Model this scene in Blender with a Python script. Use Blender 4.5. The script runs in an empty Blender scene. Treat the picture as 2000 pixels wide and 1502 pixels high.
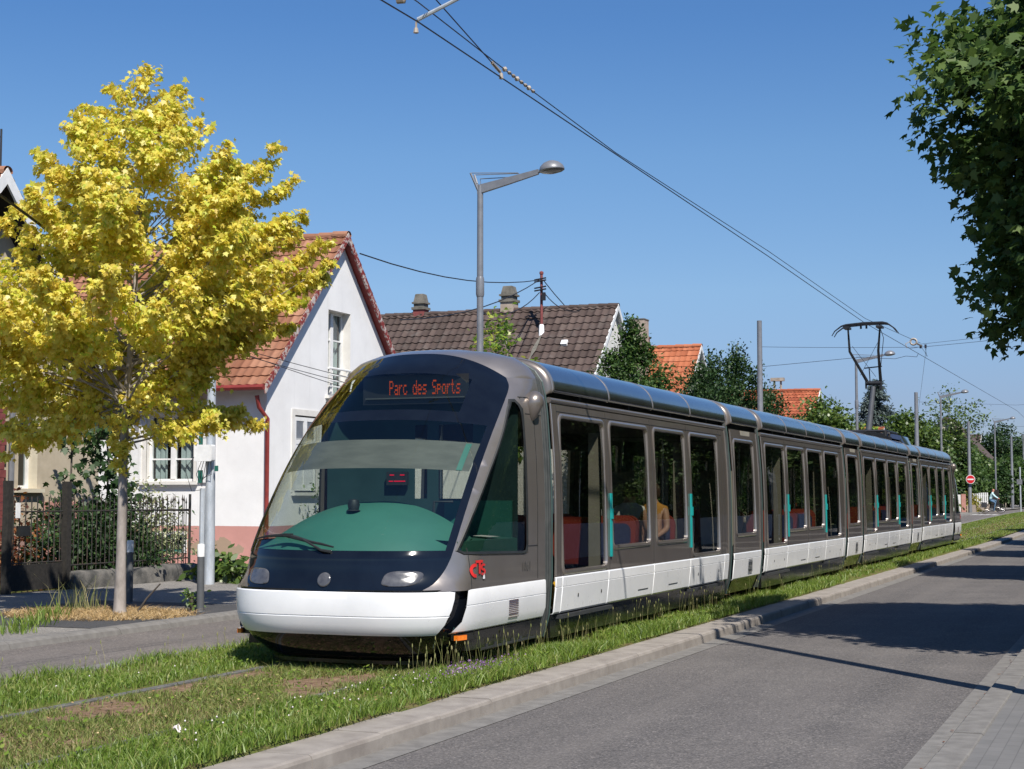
import bpy, bmesh, math, random
import numpy as np
from mathutils import Vector, Matrix, geometry, noise
R = math.radians
rnd = random.Random(11)
nrg = np.random.default_rng(5)
sc = bpy.context.scene
COL = sc.collection

# ------------------------------------------------------------------ camera
TH, PT = R(21.85), math.atan(219 / 3080)
fw = Vector((-math.sin(TH) * math.cos(PT), math.cos(TH) * math.cos(PT), math.sin(PT)))
rt = Vector((math.cos(TH), math.sin(TH), 0))
up = rt.cross(fw)
cd = bpy.data.cameras.new('camera')
cd.lens = 55.44; cd.sensor_width = 36; cd.sensor_fit = 'HORIZONTAL'
cd.clip_start = .1; cd.clip_end = 4000
cam = bpy.data.objects.new('camera', cd); COL.objects.link(cam)
M4 = Matrix((rt, up, -fw)).transposed().to_4x4(); M4.translation = Vector((7.05, 0, 1.6))
cam.matrix_world = M4
sc.camera = cam

# ------------------------------------------------------------------ light
EL = R(50)
SUNV = Vector((.655 * math.cos(EL), -.755 * math.cos(EL), math.sin(EL))).normalized()
w = bpy.data.worlds.new('World'); sc.world = w; w.use_nodes = True
nt = w.node_tree; nt.nodes.clear()
sky = nt.nodes.new('ShaderNodeTexSky'); sky.sky_type = 'NISHITA'; sky.sun_disc = False
sky.sun_elevation = EL; sky.sun_rotation = math.atan2(SUNV.x, SUNV.y)
sky.air_density = 1.0; sky.dust_density = .35; sky.ozone_density = 3.2; sky.altitude = 150
bg = nt.nodes.new('ShaderNodeBackground'); bg.inputs[1].default_value = .105
wo = nt.nodes.new('ShaderNodeOutputWorld')
# the sky's own tint by elevation: deeper blue overhead, softer towards the horizon
tc = nt.nodes.new('ShaderNodeTexCoord'); sz = nt.nodes.new('ShaderNodeSeparateXYZ'); nt.links.new(tc.outputs['Generated'], sz.inputs[0])
rp = nt.nodes.new('ShaderNodeValToRGB'); nt.links.new(sz.outputs[2], rp.inputs[0]); e = rp.color_ramp.elements
for q in range(4): e.new(.5)
for i, (pz, c) in enumerate(((0, (.40, .44, .62)), (.057, (.42, .46, .65)), (.129, (.56, .64, .75)), (.213, (.53, .68, .81)), (.294, (.41, .62, .83)), (.8, (.38, .62, .88)))): e[i].position = pz; e[i].color = (*c, 1)
mxs = nt.nodes.new('ShaderNodeMix'); mxs.data_type = 'RGBA'; mxs.blend_type = 'MULTIPLY'; mxs.inputs[0].default_value = 1
nt.links.new(sky.outputs[0], mxs.inputs[6]); nt.links.new(rp.outputs[0], mxs.inputs[7]); nt.links.new(mxs.outputs[2], bg.inputs[0]); nt.links.new(bg.outputs[0], wo.inputs[0])
sl = bpy.data.lights.new('sun', 'SUN'); sl.energy = 5.0; sl.angle = R(.53); sl.color = (1, .945, .86)
so = bpy.data.objects.new('sun', sl); COL.objects.link(so)
so.rotation_euler = (-SUNV).to_track_quat('-Z', 'Y').to_euler()
sc.view_settings.view_transform = 'Standard'; sc.view_settings.look = 'None'
sc.view_settings.gamma = 1; sc.view_settings.exposure = .45
sc.cycles.max_bounces = 8; sc.cycles.transparent_max_bounces = 16
sc.cycles.diffuse_bounces = 3; sc.cycles.glossy_bounces = 4
sc.cycles.caustics_reflective = False; sc.cycles.caustics_refractive = False

# ------------------------------------------------------------------ object helpers
ORG = {}
def tag(o, label=None, cat=None, group=None, kind=None):
    if label: o['label'] = label
    if cat: o['category'] = cat
    if group: o['group'] = group
    if kind: o['kind'] = kind
    return o
def empty(name, loc, label, cat, group=None, rz=0):
    o = bpy.data.objects.new(name, None); COL.objects.link(o)
    o.location = loc; o.rotation_euler = (0, 0, rz); o.empty_display_size = .2
    ORG[o.name] = Vector(loc)
    return tag(o, label, cat, group)
def org(o):
    return ORG.get(o.name, Vector((0, 0, 0))) if o else Vector((0, 0, 0))
def link(name, me, parent=None, mats=()):
    for m in mats: me.materials.append(m)
    o = bpy.data.objects.new(name, me); COL.objects.link(o)
    if parent:
        o.parent = parent; ORG[o.name] = org(parent)
    return o
def kids(o): return [c for c in bpy.data.objects if c.parent == o]
def copy_tree(o, parent=None):
    c = o.copy(); COL.objects.link(c); c.parent = parent
    ORG[c.name] = org(o)
    for ch in kids(o): copy_tree(ch, c)
    return c

class MB:
    def __init__(s): s.v = []; s.f = []; s.m = []; s.uv = None; s.cur = 0
    def add(s, vs, fs, m=None):
        o = len(s.v); s.v += [tuple(x) for x in vs]
        for f in fs: s.f.append([i + o for i in f]); s.m.append(s.cur if m is None else m)
        return s
    def box(s, x0, x1, y0, y1, z0, z1, m=None):
        v = [(x, y, z) for z in (z0, z1) for y in (y0, y1) for x in (x0, x1)]
        return s.add(v, [(0, 2, 3, 1), (4, 5, 7, 6), (0, 1, 5, 4), (2, 6, 7, 3), (0, 4, 6, 2), (1, 3, 7, 5)], m)
    def obox(s, c, a, b, d, m=None):
        c, a, b, d = map(Vector, (c, a, b, d))
        v = [c + i * a + j * b + k * d for k in (-1, 1) for j in (-1, 1) for i in (-1, 1)]
        return s.add(v, [(0, 2, 3, 1), (4, 5, 7, 6), (0, 1, 5, 4), (2, 6, 7, 3), (0, 4, 6, 2), (1, 3, 7, 5)], m)
    def rings(s, rings, closed=True, cap=False, m=None):
        n = len(rings[0]); o = len(s.v); fs = []
        for r in rings: s.v += [tuple(p) for p in r]
        for i in range(len(rings) - 1):
            for j in range(n if closed else n - 1):
                a = o + i * n + j; b = o + i * n + (j + 1) % n
                fs.append([a, b, b + n, a + n])
        if cap:
            fs.append([o + j for j in range(n)][::-1]); e = o + (len(rings) - 1) * n
            fs.append([e + j for j in range(n)])
        s.f += fs; s.m += [s.cur if m is None else m] * len(fs)
        return s
    def tube(s, pts, r, n=8, cap=True, m=None):
        pts = [Vector(p) for p in pts]; rs = r if isinstance(r, (list, tuple)) else [r] * len(pts)
        rg = []; pa = None
        for i, p in enumerate(pts):
            t = (pts[min(i + 1, len(pts) - 1)] - pts[max(i - 1, 0)])
            if t.length < 1e-9: t = Vector((0, 0, 1))
            t.normalize()
            if pa is None:
                a = t.orthogonal().normalized()
                if abs(t.z) < .9: a = (Vector((0, 0, 1)) - t * t.z).normalized()
            else:
                a = (pa - t * pa.dot(t)); a = a.normalized() if a.length > 1e-6 else t.orthogonal().normalized()
            pa = a; b = t.cross(a)
            rg.append([p + (a * math.cos(k * 2 * math.pi / n) + b * math.sin(k * 2 * math.pi / n)) * rs[i] for k in range(n)])
        return s.rings(rg, True, cap, m)
    def lathe(s, prof, c=(0, 0, 0), n=20, m=None, cap=False, ax=None):
        c = Vector(c); A = (Vector((1, 0, 0)), Vector((0, 1, 0)), Vector((0, 0, 1))) if ax is None else [Vector(q) for q in ax]
        rg = [[c + A[0] * r * math.cos(k * 2 * math.pi / n) + A[1] * r * math.sin(k * 2 * math.pi / n) + A[2] * z for k in range(n)] for r, z in prof]
        return s.rings(rg, True, cap, m)
    def grid(s, fn, us, vs, m=None):
        us = list(us); vs = list(vs); o = len(s.v); n = len(us)
        for v in vs:
            for u in us: s.v.append(tuple(fn(u, v)))
        for j in range(len(vs) - 1):
            for i in range(n - 1):
                a = o + j * n + i; s.f.append([a, a + 1, a + n + 1, a + n]); s.m.append(s.cur if m is None else m)
        return s
    def prism(s, poly, d, m=None):
        """poly: list of 3D points, d: extrusion vector"""
        d = Vector(d); n = len(poly); p = [Vector(q) for q in poly]
        return s.rings([p, [q + d for q in p]], True, True, m)
    def build(s, name, mats, parent=None, smooth=None, fix=True):
        if not isinstance(mats, (list, tuple)): mats = [mats]
        o = org(parent); me = bpy.data.meshes.new(name)
        me.from_pydata([(x - o.x, y - o.y, z - o.z) for x, y, z in s.v], [], s.f)
        if s.uv:
            l = me.uv_layers.new(name='UVMap')
            vi = np.zeros(len(me.loops), np.int32); me.loops.foreach_get('vertex_index', vi)
            l.data.foreach_set('uv', np.array(s.uv, np.float32)[vi].ravel())
        me.polygons.foreach_set('material_index', s.m)
        if fix:
            b = bmesh.new(); b.from_mesh(me); bmesh.ops.recalc_face_normals(b, faces=b.faces); b.to_mesh(me); b.free()
        if smooth is not None:
            me.polygons.foreach_set('use_smooth', [True] * len(me.polygons)); me.set_sharp_from_angle(angle=R(smooth))
        me.update()
        return link(name, me, parent, mats)

def lin(a, b, n): return [a + (b - a) * i / (n - 1) for i in range(n)]
def interp(t, T, V):
    if t <= T[0]: return V[0]
    for i in range(len(T) - 1):
        if t <= T[i + 1]:
            k = (t - T[i]) / (T[i + 1] - T[i]); return V[i] + (V[i + 1] - V[i]) * k
    return V[-1]
def spline(P, n):
    """catmull-rom through tuples P, n samples per span"""
    P = [np.array(p, float) for p in P]; out = []
    for i in range(len(P) - 1):
        p0 = P[i - 1] if i else 2 * P[0] - P[1]; p1, p2 = P[i], P[i + 1]
        p3 = P[i + 2] if i + 2 < len(P) else 2 * P[-1] - P[-2]
        for k in range(n):
            t = k / n
            out.append(.5 * ((2 * p1) + (-p0 + p2) * t + (2 * p0 - 5 * p1 + 4 * p2 - p3) * t * t + (-p0 + 3 * p1 - 3 * p2 + p3) * t ** 3))
    out.append(P[-1]); return out
def inpoly(x, y, P):
    c = False; j = len(P) - 1
    for i in range(len(P)):
        if (P[i][1] > y) != (P[j][1] > y) and x < (P[j][0] - P[i][0]) * (y - P[i][1]) / (P[j][1] - P[i][1]) + P[i][0]: c = not c
        j = i
    return c
def dens(P, d):
    out = []
    for i in range(len(P)):
        a, b = P[i], P[(i + 1) % len(P)]; L = math.hypot(b[0] - a[0], b[1] - a[1]); n = max(1, round(L / d))
        out += [(a[0] + (b[0] - a[0]) * k / n, a[1] + (b[1] - a[1]) * k / n) for k in range(n)]
    return out
def panel(mb, outer, holes, fn, d=.12, m=None):
    """2D polygon with holes, triangulated and mapped to 3D by fn(a,b)"""
    loops = [dens(outer, d)] + [dens(h, d) for h in holes]
    V = []; E = []
    for L in loops:
        o = len(V); V += [Vector(p) for p in L]; E += [(o + i, o + (i + 1) % len(L)) for i in range(len(L))]
    xs = [p[0] for p in outer]; ys = [p[1] for p in outer]
    a = min(xs) + d * .51
    while a < max(xs):
        b = min(ys) + d * .47
        while b < max(ys):
            if inpoly(a, b, loops[0]) and not any(inpoly(a, b, h) for h in loops[1:]): V.append(Vector((a, b)))
            b += d
        a += d
    r = geometry.delaunay_2d_cdt(V, E, [], 0, 1e-5)
    vs, fs = r[0], []
    for f in r[2]:
        cx = sum(vs[i].x for i in f) / len(f); cy = sum(vs[i].y for i in f) / len(f)
        if inpoly(cx, cy, loops[0]) and not any(inpoly(cx, cy, h) for h in loops[1:]): fs.append(list(f))
    return mb.add([fn(q.x, q.y) for q in vs], fs, m)
def rrect(a0, a1, b0, b1, r, n=5):
    P = []
    for cx, cy, s in ((a1 - r, b0 + r, -90), (a1 - r, b1 - r, 0), (a0 + r, b1 - r, 90), (a0 + r, b0 + r, 180)):
        for k in range(n + 1):
            t = R(s + 90 * k / n); P.append((cx + r * math.cos(t), cy + r * math.sin(t)))
    return P

# ------------------------------------------------------------------ material helpers
def newmat(name):
    m = bpy.data.materials.new(name); m.use_nodes = True; t = m.node_tree; t.nodes.clear()
    o = t.nodes.new('ShaderNodeOutputMaterial')
    return m, t, o
def N(t, typ, **k):
    n = t.nodes.new('ShaderNode' + typ)
    for a, b in k.items():
        if a in n.inputs: n.inputs[a].default_value = b
        else: setattr(n, a, b)
    return n
def ramp(t, fac, stops, interp_='LINEAR'):
    r = t.nodes.new('ShaderNodeValToRGB'); r.color_ramp.interpolation = interp_
    e = r.color_ramp.elements
    while len(e) < len(stops): e.new(.5)
    for i, (p, c) in enumerate(stops):
        e[i].position = p; e[i].color = (*c, 1) if len(c) == 3 else c
    t.links.new(fac, r.inputs[0]); return r.outputs[0]
def mix(t, f, a, b, mode='MIX'):
    n = t.nodes.new('ShaderNodeMix'); n.data_type = 'RGBA'; n.blend_type = mode
    for i, v in ((0, f), (6, a), (7, b)):
        if hasattr(v, 'is_linked'): t.links.new(v, n.inputs[i])
        elif isinstance(v, (tuple, list)): n.inputs[i].default_value = (*v, 1) if len(v) == 3 else v
        else: n.inputs[i].default_value = v
    return n.outputs[2]
def math_(t, op, a, b=0., c=None):
    n = t.nodes.new('ShaderNodeMath'); n.operation = op
    for i, v in enumerate((a, b, c)):
        if v is None: continue
        if hasattr(v, 'is_linked'): t.links.new(v, n.inputs[i])
        else: n.inputs[i].default_value = v
    return n.outputs[0]
def coords(t, kind='Object', scale=None):
    c = t.nodes.new('ShaderNodeTexCoord'); o = c.outputs[kind]
    if scale:
        mp = t.nodes.new('ShaderNodeMapping'); mp.inputs['Scale'].default_value = scale
        t.links.new(o, mp.inputs[0]); o = mp.outputs[0]
    return o
def noise_(t, co, scale, detail=5, rough=.6, dist=0):
    n = N(t, 'TexNoise', Scale=scale, Detail=detail, Roughness=rough, Distortion=dist); t.links.new(co, n.inputs['Vector']); return n.outputs[0]
def bump_(t, h, s, d=.01):
    b = N(t, 'Bump', Strength=s, Distance=d); t.links.new(h, b.inputs['Height']); return b.outputs[0]
def principled(t, o, col, rough=.6, metal=0, coat=0, nrm=None, spec=.5, coat_rough=.03):
    p = N(t, 'BsdfPrincipled', Metallic=metal)
    for k, v in (('Base Color', col), ('Roughness', rough), ('Coat Weight', coat), ('Specular IOR Level', spec), ('Coat Roughness', coat_rough), ('Normal', nrm)):
        if v is None: continue
        if hasattr(v, 'is_linked'): t.links.new(v, p.inputs[k])
        elif isinstance(v, (tuple, list)): p.inputs[k].default_value = (*v, 1)
        else: p.inputs[k].default_value = v
    t.links.new(p.outputs[0], o.inputs[0]); return p
def mat(name, c, c2=None, scale=4, rough=.6, metal=0, bump=0, bscale=40, bd=.01, coat=0, spec=.5, lo=.35, hi=.65, detail=6, rvar=.06, stretch=None):
    m, t, o = newmat(name)
    if c2 is None: c2 = tuple(min(1, x * 1.14) for x in c); c = tuple(x * .9 for x in c)
    co = coords(t, 'Object', stretch); n = noise_(t, co, scale, detail)
    col = ramp(t, n, [(lo, c), (hi, c2)])
    rr = math_(t, 'MULTIPLY_ADD', n, rvar * 2, rough - rvar)
    nr = bump_(t, noise_(t, co, bscale, 4), bump, bd) if bump else None
    principled(t, o, col, rr, metal, coat, nr, spec); return m
def leafmat(name, stops, trans=.45, rough=.5, gl=.06, tcol=None):
    m, t, o = newmat(name)
    g = t.nodes.new('ShaderNodeNewGeometry')
    n = noise_(t, coords(t, 'Object'), .9, 3)
    f = math_(t, 'ADD', math_(t, 'MULTIPLY', g.outputs['Random Per Island'], .6), math_(t, 'MULTIPLY', n, .4))
    col = ramp(t, f, stops)
    d = N(t, 'BsdfDiffuse'); tr = N(t, 'BsdfTranslucent'); gs = N(t, 'BsdfGlossy', Roughness=rough)
    t.links.new(col, d.inputs[0])
    if tcol: t.links.new(mix(t, .5, col, tcol), tr.inputs[0])
    else: t.links.new(col, tr.inputs[0])
    a = N(t, 'MixShader', Fac=trans); b = N(t, 'MixShader', Fac=gl)
    t.links.new(d.outputs[0], a.inputs[1]); t.links.new(tr.outputs[0], a.inputs[2])
    t.links.new(a.outputs[0], b.inputs[1]); t.links.new(gs.outputs[0], b.inputs[2])
    t.links.new(b.outputs[0], o.inputs[0]); return m
def glassmat(name, tint, f0=.06, rough=.0, k=1.0):
    m, t, o = newmat(name)
    lw = N(t, 'LayerWeight', Blend=.5); fr_ = math_(t, 'POWER', lw.outputs['Facing'], 5.)
    tr = N(t, 'BsdfTransparent'); tr.inputs[0].default_value = (*tint, 1)
    gs = N(t, 'BsdfGlossy', Roughness=rough); gs.inputs[0].default_value = (.95, .97, 1, 1)
    wv = bump_(t, noise_(t, coords(t, 'Object'), .7, 2), .05, .02); t.links.new(wv, gs.inputs['Normal'])
    mx = N(t, 'MixShader'); t.links.new(math_(t, 'MULTIPLY_ADD', fr_, .9 * k, f0), mx.inputs[0])
    t.links.new(tr.outputs[0], mx.inputs[1]); t.links.new(gs.outputs[0], mx.inputs[2]); t.links.new(mx.outputs[0], o.inputs[0])
    return m
def emit(name, c, s):
    m, t, o = newmat(name); e = N(t, 'Emission', Strength=s); e.inputs[0].default_value = (*c, 1); t.links.new(e.outputs[0], o.inputs[0]); return m

def gy(y):
    k = max(0, min(1, (y - 55) / 75)); return .42 * k * k * (3 - 2 * k)
# ================================================================== materials
K = {}
K['taupe'] = mat('taupe_metallic_paint', (.185, .158, .138), (.205, .177, .156), scale=3, rough=.34, metal=.55, coat=.7, rvar=.03)
K['silver'] = mat('silver_paint', (.315, .28, .252), (.345, .308, .28), scale=3, rough=.30, metal=.7, coat=.5, rvar=.03)
K['roof_metal'] = mat('roof_shell_metal', (.34, .345, .36), (.38, .385, .40), scale=2, rough=.17, metal=.95, coat=.3, rvar=.04, bump=.02, bscale=3)
def dirtypaint():
    m, t, o = newmat('white_gloss_paint'); co = coords(t, 'Object')
    c = ramp(t, noise_(t, co, 2.2, 6), [(.35, (.72, .725, .73)), (.65, (.79, .79, .79))])
    st = ramp(t, noise_(t, coords(t, 'Object', (3, 3, .45)), 5, 9, .75), [(.60, (0, 0, 0)), (.82, (.35, .35, .35))]); c = mix(t, st, c, (.42, .38, .33))
    sp = ramp(t, noise_(t, co, 38, 3, .5), [(.755, (0, 0, 0)), (.775, (.6, .6, .6))]); c = mix(t, sp, c, (.20, .17, .15))
    principled(t, o, c, math_(t, 'MULTIPLY_ADD', noise_(t, co, 6, 5), .2, .2), 0, .35); return m
K['white_paint'] = dirtypaint()
K['gloss_black'] = mat('gloss_black', (.004, .005, .008), (.006, .008, .012), rough=.05, coat=.0, spec=.55, rvar=.015)
K['dark_under'] = mat('dark_underframe', (.007, .0075, .007), (.013, .014, .013), rough=.16, coat=.3, scale=6)
K['rubber'] = mat('black_rubber', (.009, .010, .010), (.017, .019, .019), rough=.55, scale=9)
K['bellows'] = mat('bellows_rubber', (.035, .04, .04), (.06, .065, .063), rough=.6, scale=6)
K['seal_green'] = mat('bellows_edge', (.03, .055, .05), (.04, .075, .068), rough=.45)
K['dash'] = mat('green_dashboard', (.032, .125, .095), (.036, .14, .105), rough=.55, scale=2)
K['cab_in'] = mat('cab_interior', (.008, .03, .03), (.012, .04, .042), rough=.6)
K['cab_green'] = mat('cab_green_panel', (.015, .11, .085), (.02, .13, .1), rough=.5)
K['visor'] = mat('sun_blind', (.075, .072, .062), (.105, .10, .088), rough=.85, scale=5, stretch=(.6, 1, 3))
K['in_grey'] = mat('cabin_lining', (.05, .05, .048), (.07, .07, .066), rough=.6)
K['in_beige'] = mat('cabin_partition', (.27, .255, .21), (.31, .29, .24), rough=.6)
K['in_floor'] = mat('cabin_floor', (.04, .04, .045), (.07, .07, .075), rough=.7, scale=12)
K['seat_red'] = mat('seat_shell', (.26, .04, .026), (.31, .05, .034), rough=.4)
K['seat_blue'] = mat('seat_fabric', (.02, .028, .09), (.04, .05, .14), rough=.8, scale=20)
K['turquoise'] = mat('turquoise_strip', (.008, .27, .26), (.01, .31, .30), rough=.4)
K['yellow_pole'] = mat('yellow_pole', (.75, .42, .03), rough=.4)
K['amber'] = mat('amber_lens', (.8, .16, .01), (.9, .24, .02), rough=.12, coat=.6, scale=30)
K['red_mark'] = mat('red_mark', (.62, .03, .03), rough=.4)
K['white_mark'] = mat('white_mark', (.8, .8, .8), rough=.4)
K['number_grey'] = mat('number_grey', (.09, .085, .08), rough=.4)
K['vent_red'] = mat('vent_slit', (.10, .05, .045), rough=.6)
K['lamp_lens'] = mat('headlight_lens', (.055, .055, .062), (.10, .10, .105), rough=.14, coat=.2, scale=14)
K['led'] = emit('led_orange', (1, .12, .01), .4)
K['led_red'] = emit('led_red', (1, .02, .06), .5)
K['led_back'] = mat('led_panel', (.009, .009, .010), rough=.5)
K['glass_front'] = glassmat('windscreen_glass', (.78, .86, .82), .055, .0, 1.0)
K['glass_side'] = glassmat('tinted_side_glass', (.58, .59, .55), .10, .0, 1.1)
K['glass_house'] = glassmat('window_glass', (.6, .66, .66), .08, .0, 1.2)
K['dark_metal'] = mat('dark_grey_metal', (.045, .047, .052), (.062, .064, .07), rough=.4, metal=.3)
K['arm_black'] = mat('black_pantograph_metal', (.02, .021, .024), (.035, .036, .04), rough=.45, metal=.4)
K['pole_grey'] = mat('grey_painted_pole', (.17, .175, .19), (.21, .215, .23), rough=.4, metal=.2, scale=7)
K['pole_dark'] = mat('dark_grey_paint', (.085, .09, .10), (.11, .115, .125), rough=.42, metal=.2)
K['galv'] = mat('galvanised_steel', (.42, .46, .50), (.60, .64, .69), rough=.38, metal=.35, scale=9, stretch=(1, 1, .3))
K['boll'] = mat('bollard_grey', (.075, .08, .085), (.10, .105, .11), rough=.5)
K['white_cap'] = mat('white_cap', (.75, .75, .74), rough=.5)
K['cable'] = mat('black_cable', (.012, .012, .016), rough=.6)
K['wire'] = mat('copper_wire', (.03, .03, .045), rough=.5, metal=.4)
K['ceramic'] = mat('brown_fitting', (.25, .2, .15), (.4, .35, .3), rough=.4)
K['rail'] = mat('steel_rail', (.12, .12, .12), (.20, .195, .185), rough=.45, metal=.25, scale=9)
K['conc'] = mat('concrete_kerb', (.205, .18, .158), (.30, .27, .238), rough=.85, scale=5, bump=.35, bscale=90, bd=.004, lo=.3, hi=.7)
K['conc_lt'] = mat('concrete_gutter', (.135, .127, .117), (.19, .18, .166), rough=.85, scale=7, bump=.3, bscale=90, bd=.004)
K['iron'] = mat('rusty_iron', (.02, .022, .02), (.085, .05, .035), rough=.7, scale=9, lo=.45, hi=.75)
K['stonewall'] = mat('weathered_shaded_wall', (.045, .045, .042), (.15, .14, .125), rough=.9, scale=3.5, bump=.7, bscale=14, bd=.03)  # stone colour darkened to carry the tree shade over the wall
K['wood_dark'] = mat('dark_post', (.012, .011, .009), (.028, .024, .02), rough=.85, scale=14, bump=.5, bscale=25)
K['red_wood'] = mat('red_bargeboard', (.17, .02, .017), (.25, .035, .028), rough=.6, scale=5)
K['red_peel'] = None
K['white_wood'] = mat('white_woodwork', (.66, .66, .65), (.76, .76, .75), rough=.55, scale=6)
K['cream'] = mat('cream_wall', (.50, .45, .35), (.58, .53, .42), rough=.9, bump=.2, bscale=60)
K['pale_wall'] = mat('pale_render', (.62, .60, .56), (.70, .68, .64), rough=.9, bump=.2, bscale=60)
K['beige'] = mat('beige_render', (.42, .36, .27), (.50, .43, .33), rough=.9, bump=.25, bscale=60)
K['pinkw'] = mat('pink_plinth', (.42, .2, .17), (.5, .26, .22), rough=.9, bump=.3, bscale=40)
K['brickred'] = mat('dark_red_brick', (.16, .035, .035), (.22, .06, .055), rough=.8, scale=9)
K['chim'] = mat('chimney_render', (.30, .24, .19), (.40, .33, .27), rough=.9, bump=.3, bscale=30)
K['chim_dark'] = mat('chimney_stone', (.09, .085, .07), (.18, .165, .14), rough=.95, bump=.5, bscale=30)
K['gravel'] = mat('grey_gravel', (.20, .21, .22), (.38, .39, .41), rough=.95, scale=60, bump=.8, bscale=120, bd=.02)
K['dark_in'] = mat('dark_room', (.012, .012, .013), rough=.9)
K['curtain'] = mat('net_curtain', (.55, .60, .58), (.72, .76, .74), rough=.9, scale=4, stretch=(9, 1, .3))
K['bark'] = mat('smooth_bark', (.20, .175, .155), (.36, .32, .29), rough=.85, scale=9, bump=.4, bscale=30, stretch=(1, 1, .35))
K['bark_d'] = mat('dark_bark', (.05, .042, .034), (.11, .09, .075), rough=.9, scale=9, bump=.5, bscale=30, stretch=(1, 1, .35))
K['straw'] = leafmat('dry_straw', [(.2, (.28, .17, .07)), (.5, (.50, .34, .15)), (.8, (.62, .46, .24))], .25)
K['lf_yellow'] = leafmat('yellow_leaves', [(.16, (.68, .49, .075)), (.33, (.83, .68, .11)), (.54, (.88, .79, .17)), (.70, (.76, .75, .11)), (.85, (.46, .58, .04))], .55, .45, .04)
K['lf_dark'] = leafmat('dark_maple_leaves', [(.25, (.042, .088, .018)), (.55, (.08, .145, .03)), (.85, (.15, .22, .048))], .45, .6, .03)
K['lf_green'] = leafmat('green_leaves', [(.25, (.055, .105, .018)), (.55, (.10, .165, .027)), (.85, (.17, .24, .042))], .4, .45, .06)
K['lf_mid'] = leafmat('mid_green_leaves', [(.25, (.03, .07, .016)), (.55, (.058, .115, .024)), (.85, (.11, .18, .04))], .38, .55, .03)
K['lf_lime'] = leafmat('lime_leaves', [(.25, (.10, .20, .02)), (.55, (.20, .32, .03)), (.85, (.50, .48, .06))], .45, .45, .06)
K['lf_spruce'] = leafmat('blue_spruce_needles', [(.25, (.035, .055, .05)), (.55, (.07, .10, .09)), (.85, (.13, .17, .15))], .15, .6, .04)
K['lf_ivy'] = leafmat('dark_climber_leaves', [(.25, (.016, .042, .011)), (.55, (.03, .07, .018)), (.85, (.065, .115, .03))], .32, .55, .03)
K['lf_var'] = leafmat('variegated_leaves', [(.25, (.05, .10, .03)), (.5, (.22, .25, .10)), (.8, (.5, .5, .3))], .35)
K['lf_red'] = leafmat('red_brown_leaves', [(.25, (.10, .03, .015)), (.55, (.22, .06, .02)), (.85, (.35, .16, .04))], .4)
K['lf_ylgreen'] = leafmat('yellow_green_shrub', [(.25, (.16, .19, .02)), (.55, (.30, .27, .03)), (.85, (.48, .38, .05))], .4)
K['grass'] = leafmat('grass_blades', [(.2, (.085, .155, .016)), (.42, (.145, .235, .024)), (.65, (.21, .295, .042)), (.86, (.36, .345, .12))], .4, .5, .04)
K['grass_short'] = leafmat('worn_grass_blades', [(.2, (.10, .155, .024)), (.48, (.17, .225, .042)), (.70, (.28, .265, .09)), (.86, (.38, .29, .15))], .35, .6, .03)
K['stalk'] = leafmat('seed_stalks', [(.25, (.20, .24, .07)), (.55, (.32, .31, .12)), (.85, (.42, .36, .2))], .3, .6, .03)
K['purple'] = leafmat('purple_flowers', [(.3, (.22, .08, .3)), (.8, (.42, .22, .5))], .4)
K['cloverw'] = mat('white_clover', (.6, .52, .5), (.72, .66, .64), rough=.8)
K['skin'] = mat('skin', (.44, .25, .17), (.50, .29, .20), rough=.5)
K['skin_red'] = mat('flushed_skin', (.50, .21, .15), (.56, .26, .19), rough=.5)
K['hair'] = mat('brown_hair', (.045, .025, .016), (.08, .045, .03), rough=.6, scale=20)
K['c_mint'] = mat('pale_blue_shirt', (.42, .62, .66), (.50, .70, .72), rough=.85, scale=6)
K['c_jean'] = mat('denim', (.06, .12, .2), (.09, .17, .27), rough=.85, scale=10)
K['c_white'] = mat('white_top', (.62, .60, .56), (.72, .70, .66), rough=.85, scale=6)
K['c_orange'] = mat('orange_top', (.42, .19, .03), (.5, .24, .045), rough=.85)
K['c_blue'] = mat('blue_top', (.16, .26, .5), (.2, .32, .58), rough=.85)
K['c_dark'] = mat('dark_clothing', (.02, .022, .03), (.04, .042, .05), rough=.85)
K['c_skirt'] = mat('beige_trousers', (.3, .26, .2), rough=.85)
K['sign_red'] = mat('sign_red', (.55, .015, .025), rough=.35)
K['tyre'] = mat('tyre', (.015, .015, .015), rough=.8)
K['steel'] = mat('bright_steel', (.5, .5, .5), rough=.25, metal=.9)
K['mark'] = mat('road_paint', (.6, .6, .58), (.75, .75, .73), rough=.8, scale=9)

def tilemat(name, stops, stain, rough=.8, spread=1.0):
    m, t, o = newmat(name)
    uv = coords(t, 'UV'); fl = t.nodes.new('ShaderNodeVectorMath'); fl.operation = 'FLOOR'; t.links.new(uv, fl.inputs[0])
    wn = t.nodes.new('ShaderNodeTexWhiteNoise'); wn.noise_dimensions = '2D'; t.links.new(fl.outputs[0], wn.inputs['Vector'])
    co = coords(t, 'Object'); n = noise_(t, co, .7, 6)
    f = math_(t, 'ADD', math_(t, 'MULTIPLY', wn.outputs[0], .5 * spread), math_(t, 'MULTIPLY', n, 1 - .5 * spread))
    c = ramp(t, f, stops)
    s = ramp(t, noise_(t, co, 2.2, 8, .7), [(.52, (0, 0, 0)), (.72, (1, 1, 1))])
    c = mix(t, math_(t, 'MULTIPLY', s, .55), c, stain)
    nr = bump_(t, noise_(t, co, 45, 4), .35, .01)
    principled(t, o, c, rough, 0, 0, nr, .3); return m
K['tile_red'] = tilemat('clay_roof_tiles', [(.25, (.19, .078, .042)), (.5, (.26, .115, .066)), (.75, (.34, .17, .105))], (.15, .085, .06))
K['tile_brown'] = tilemat('brown_roof_tiles', [(.25, (.055, .038, .032)), (.5, (.075, .052, .045)), (.75, (.095, .068, .058))], (.12, .11, .10))
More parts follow.
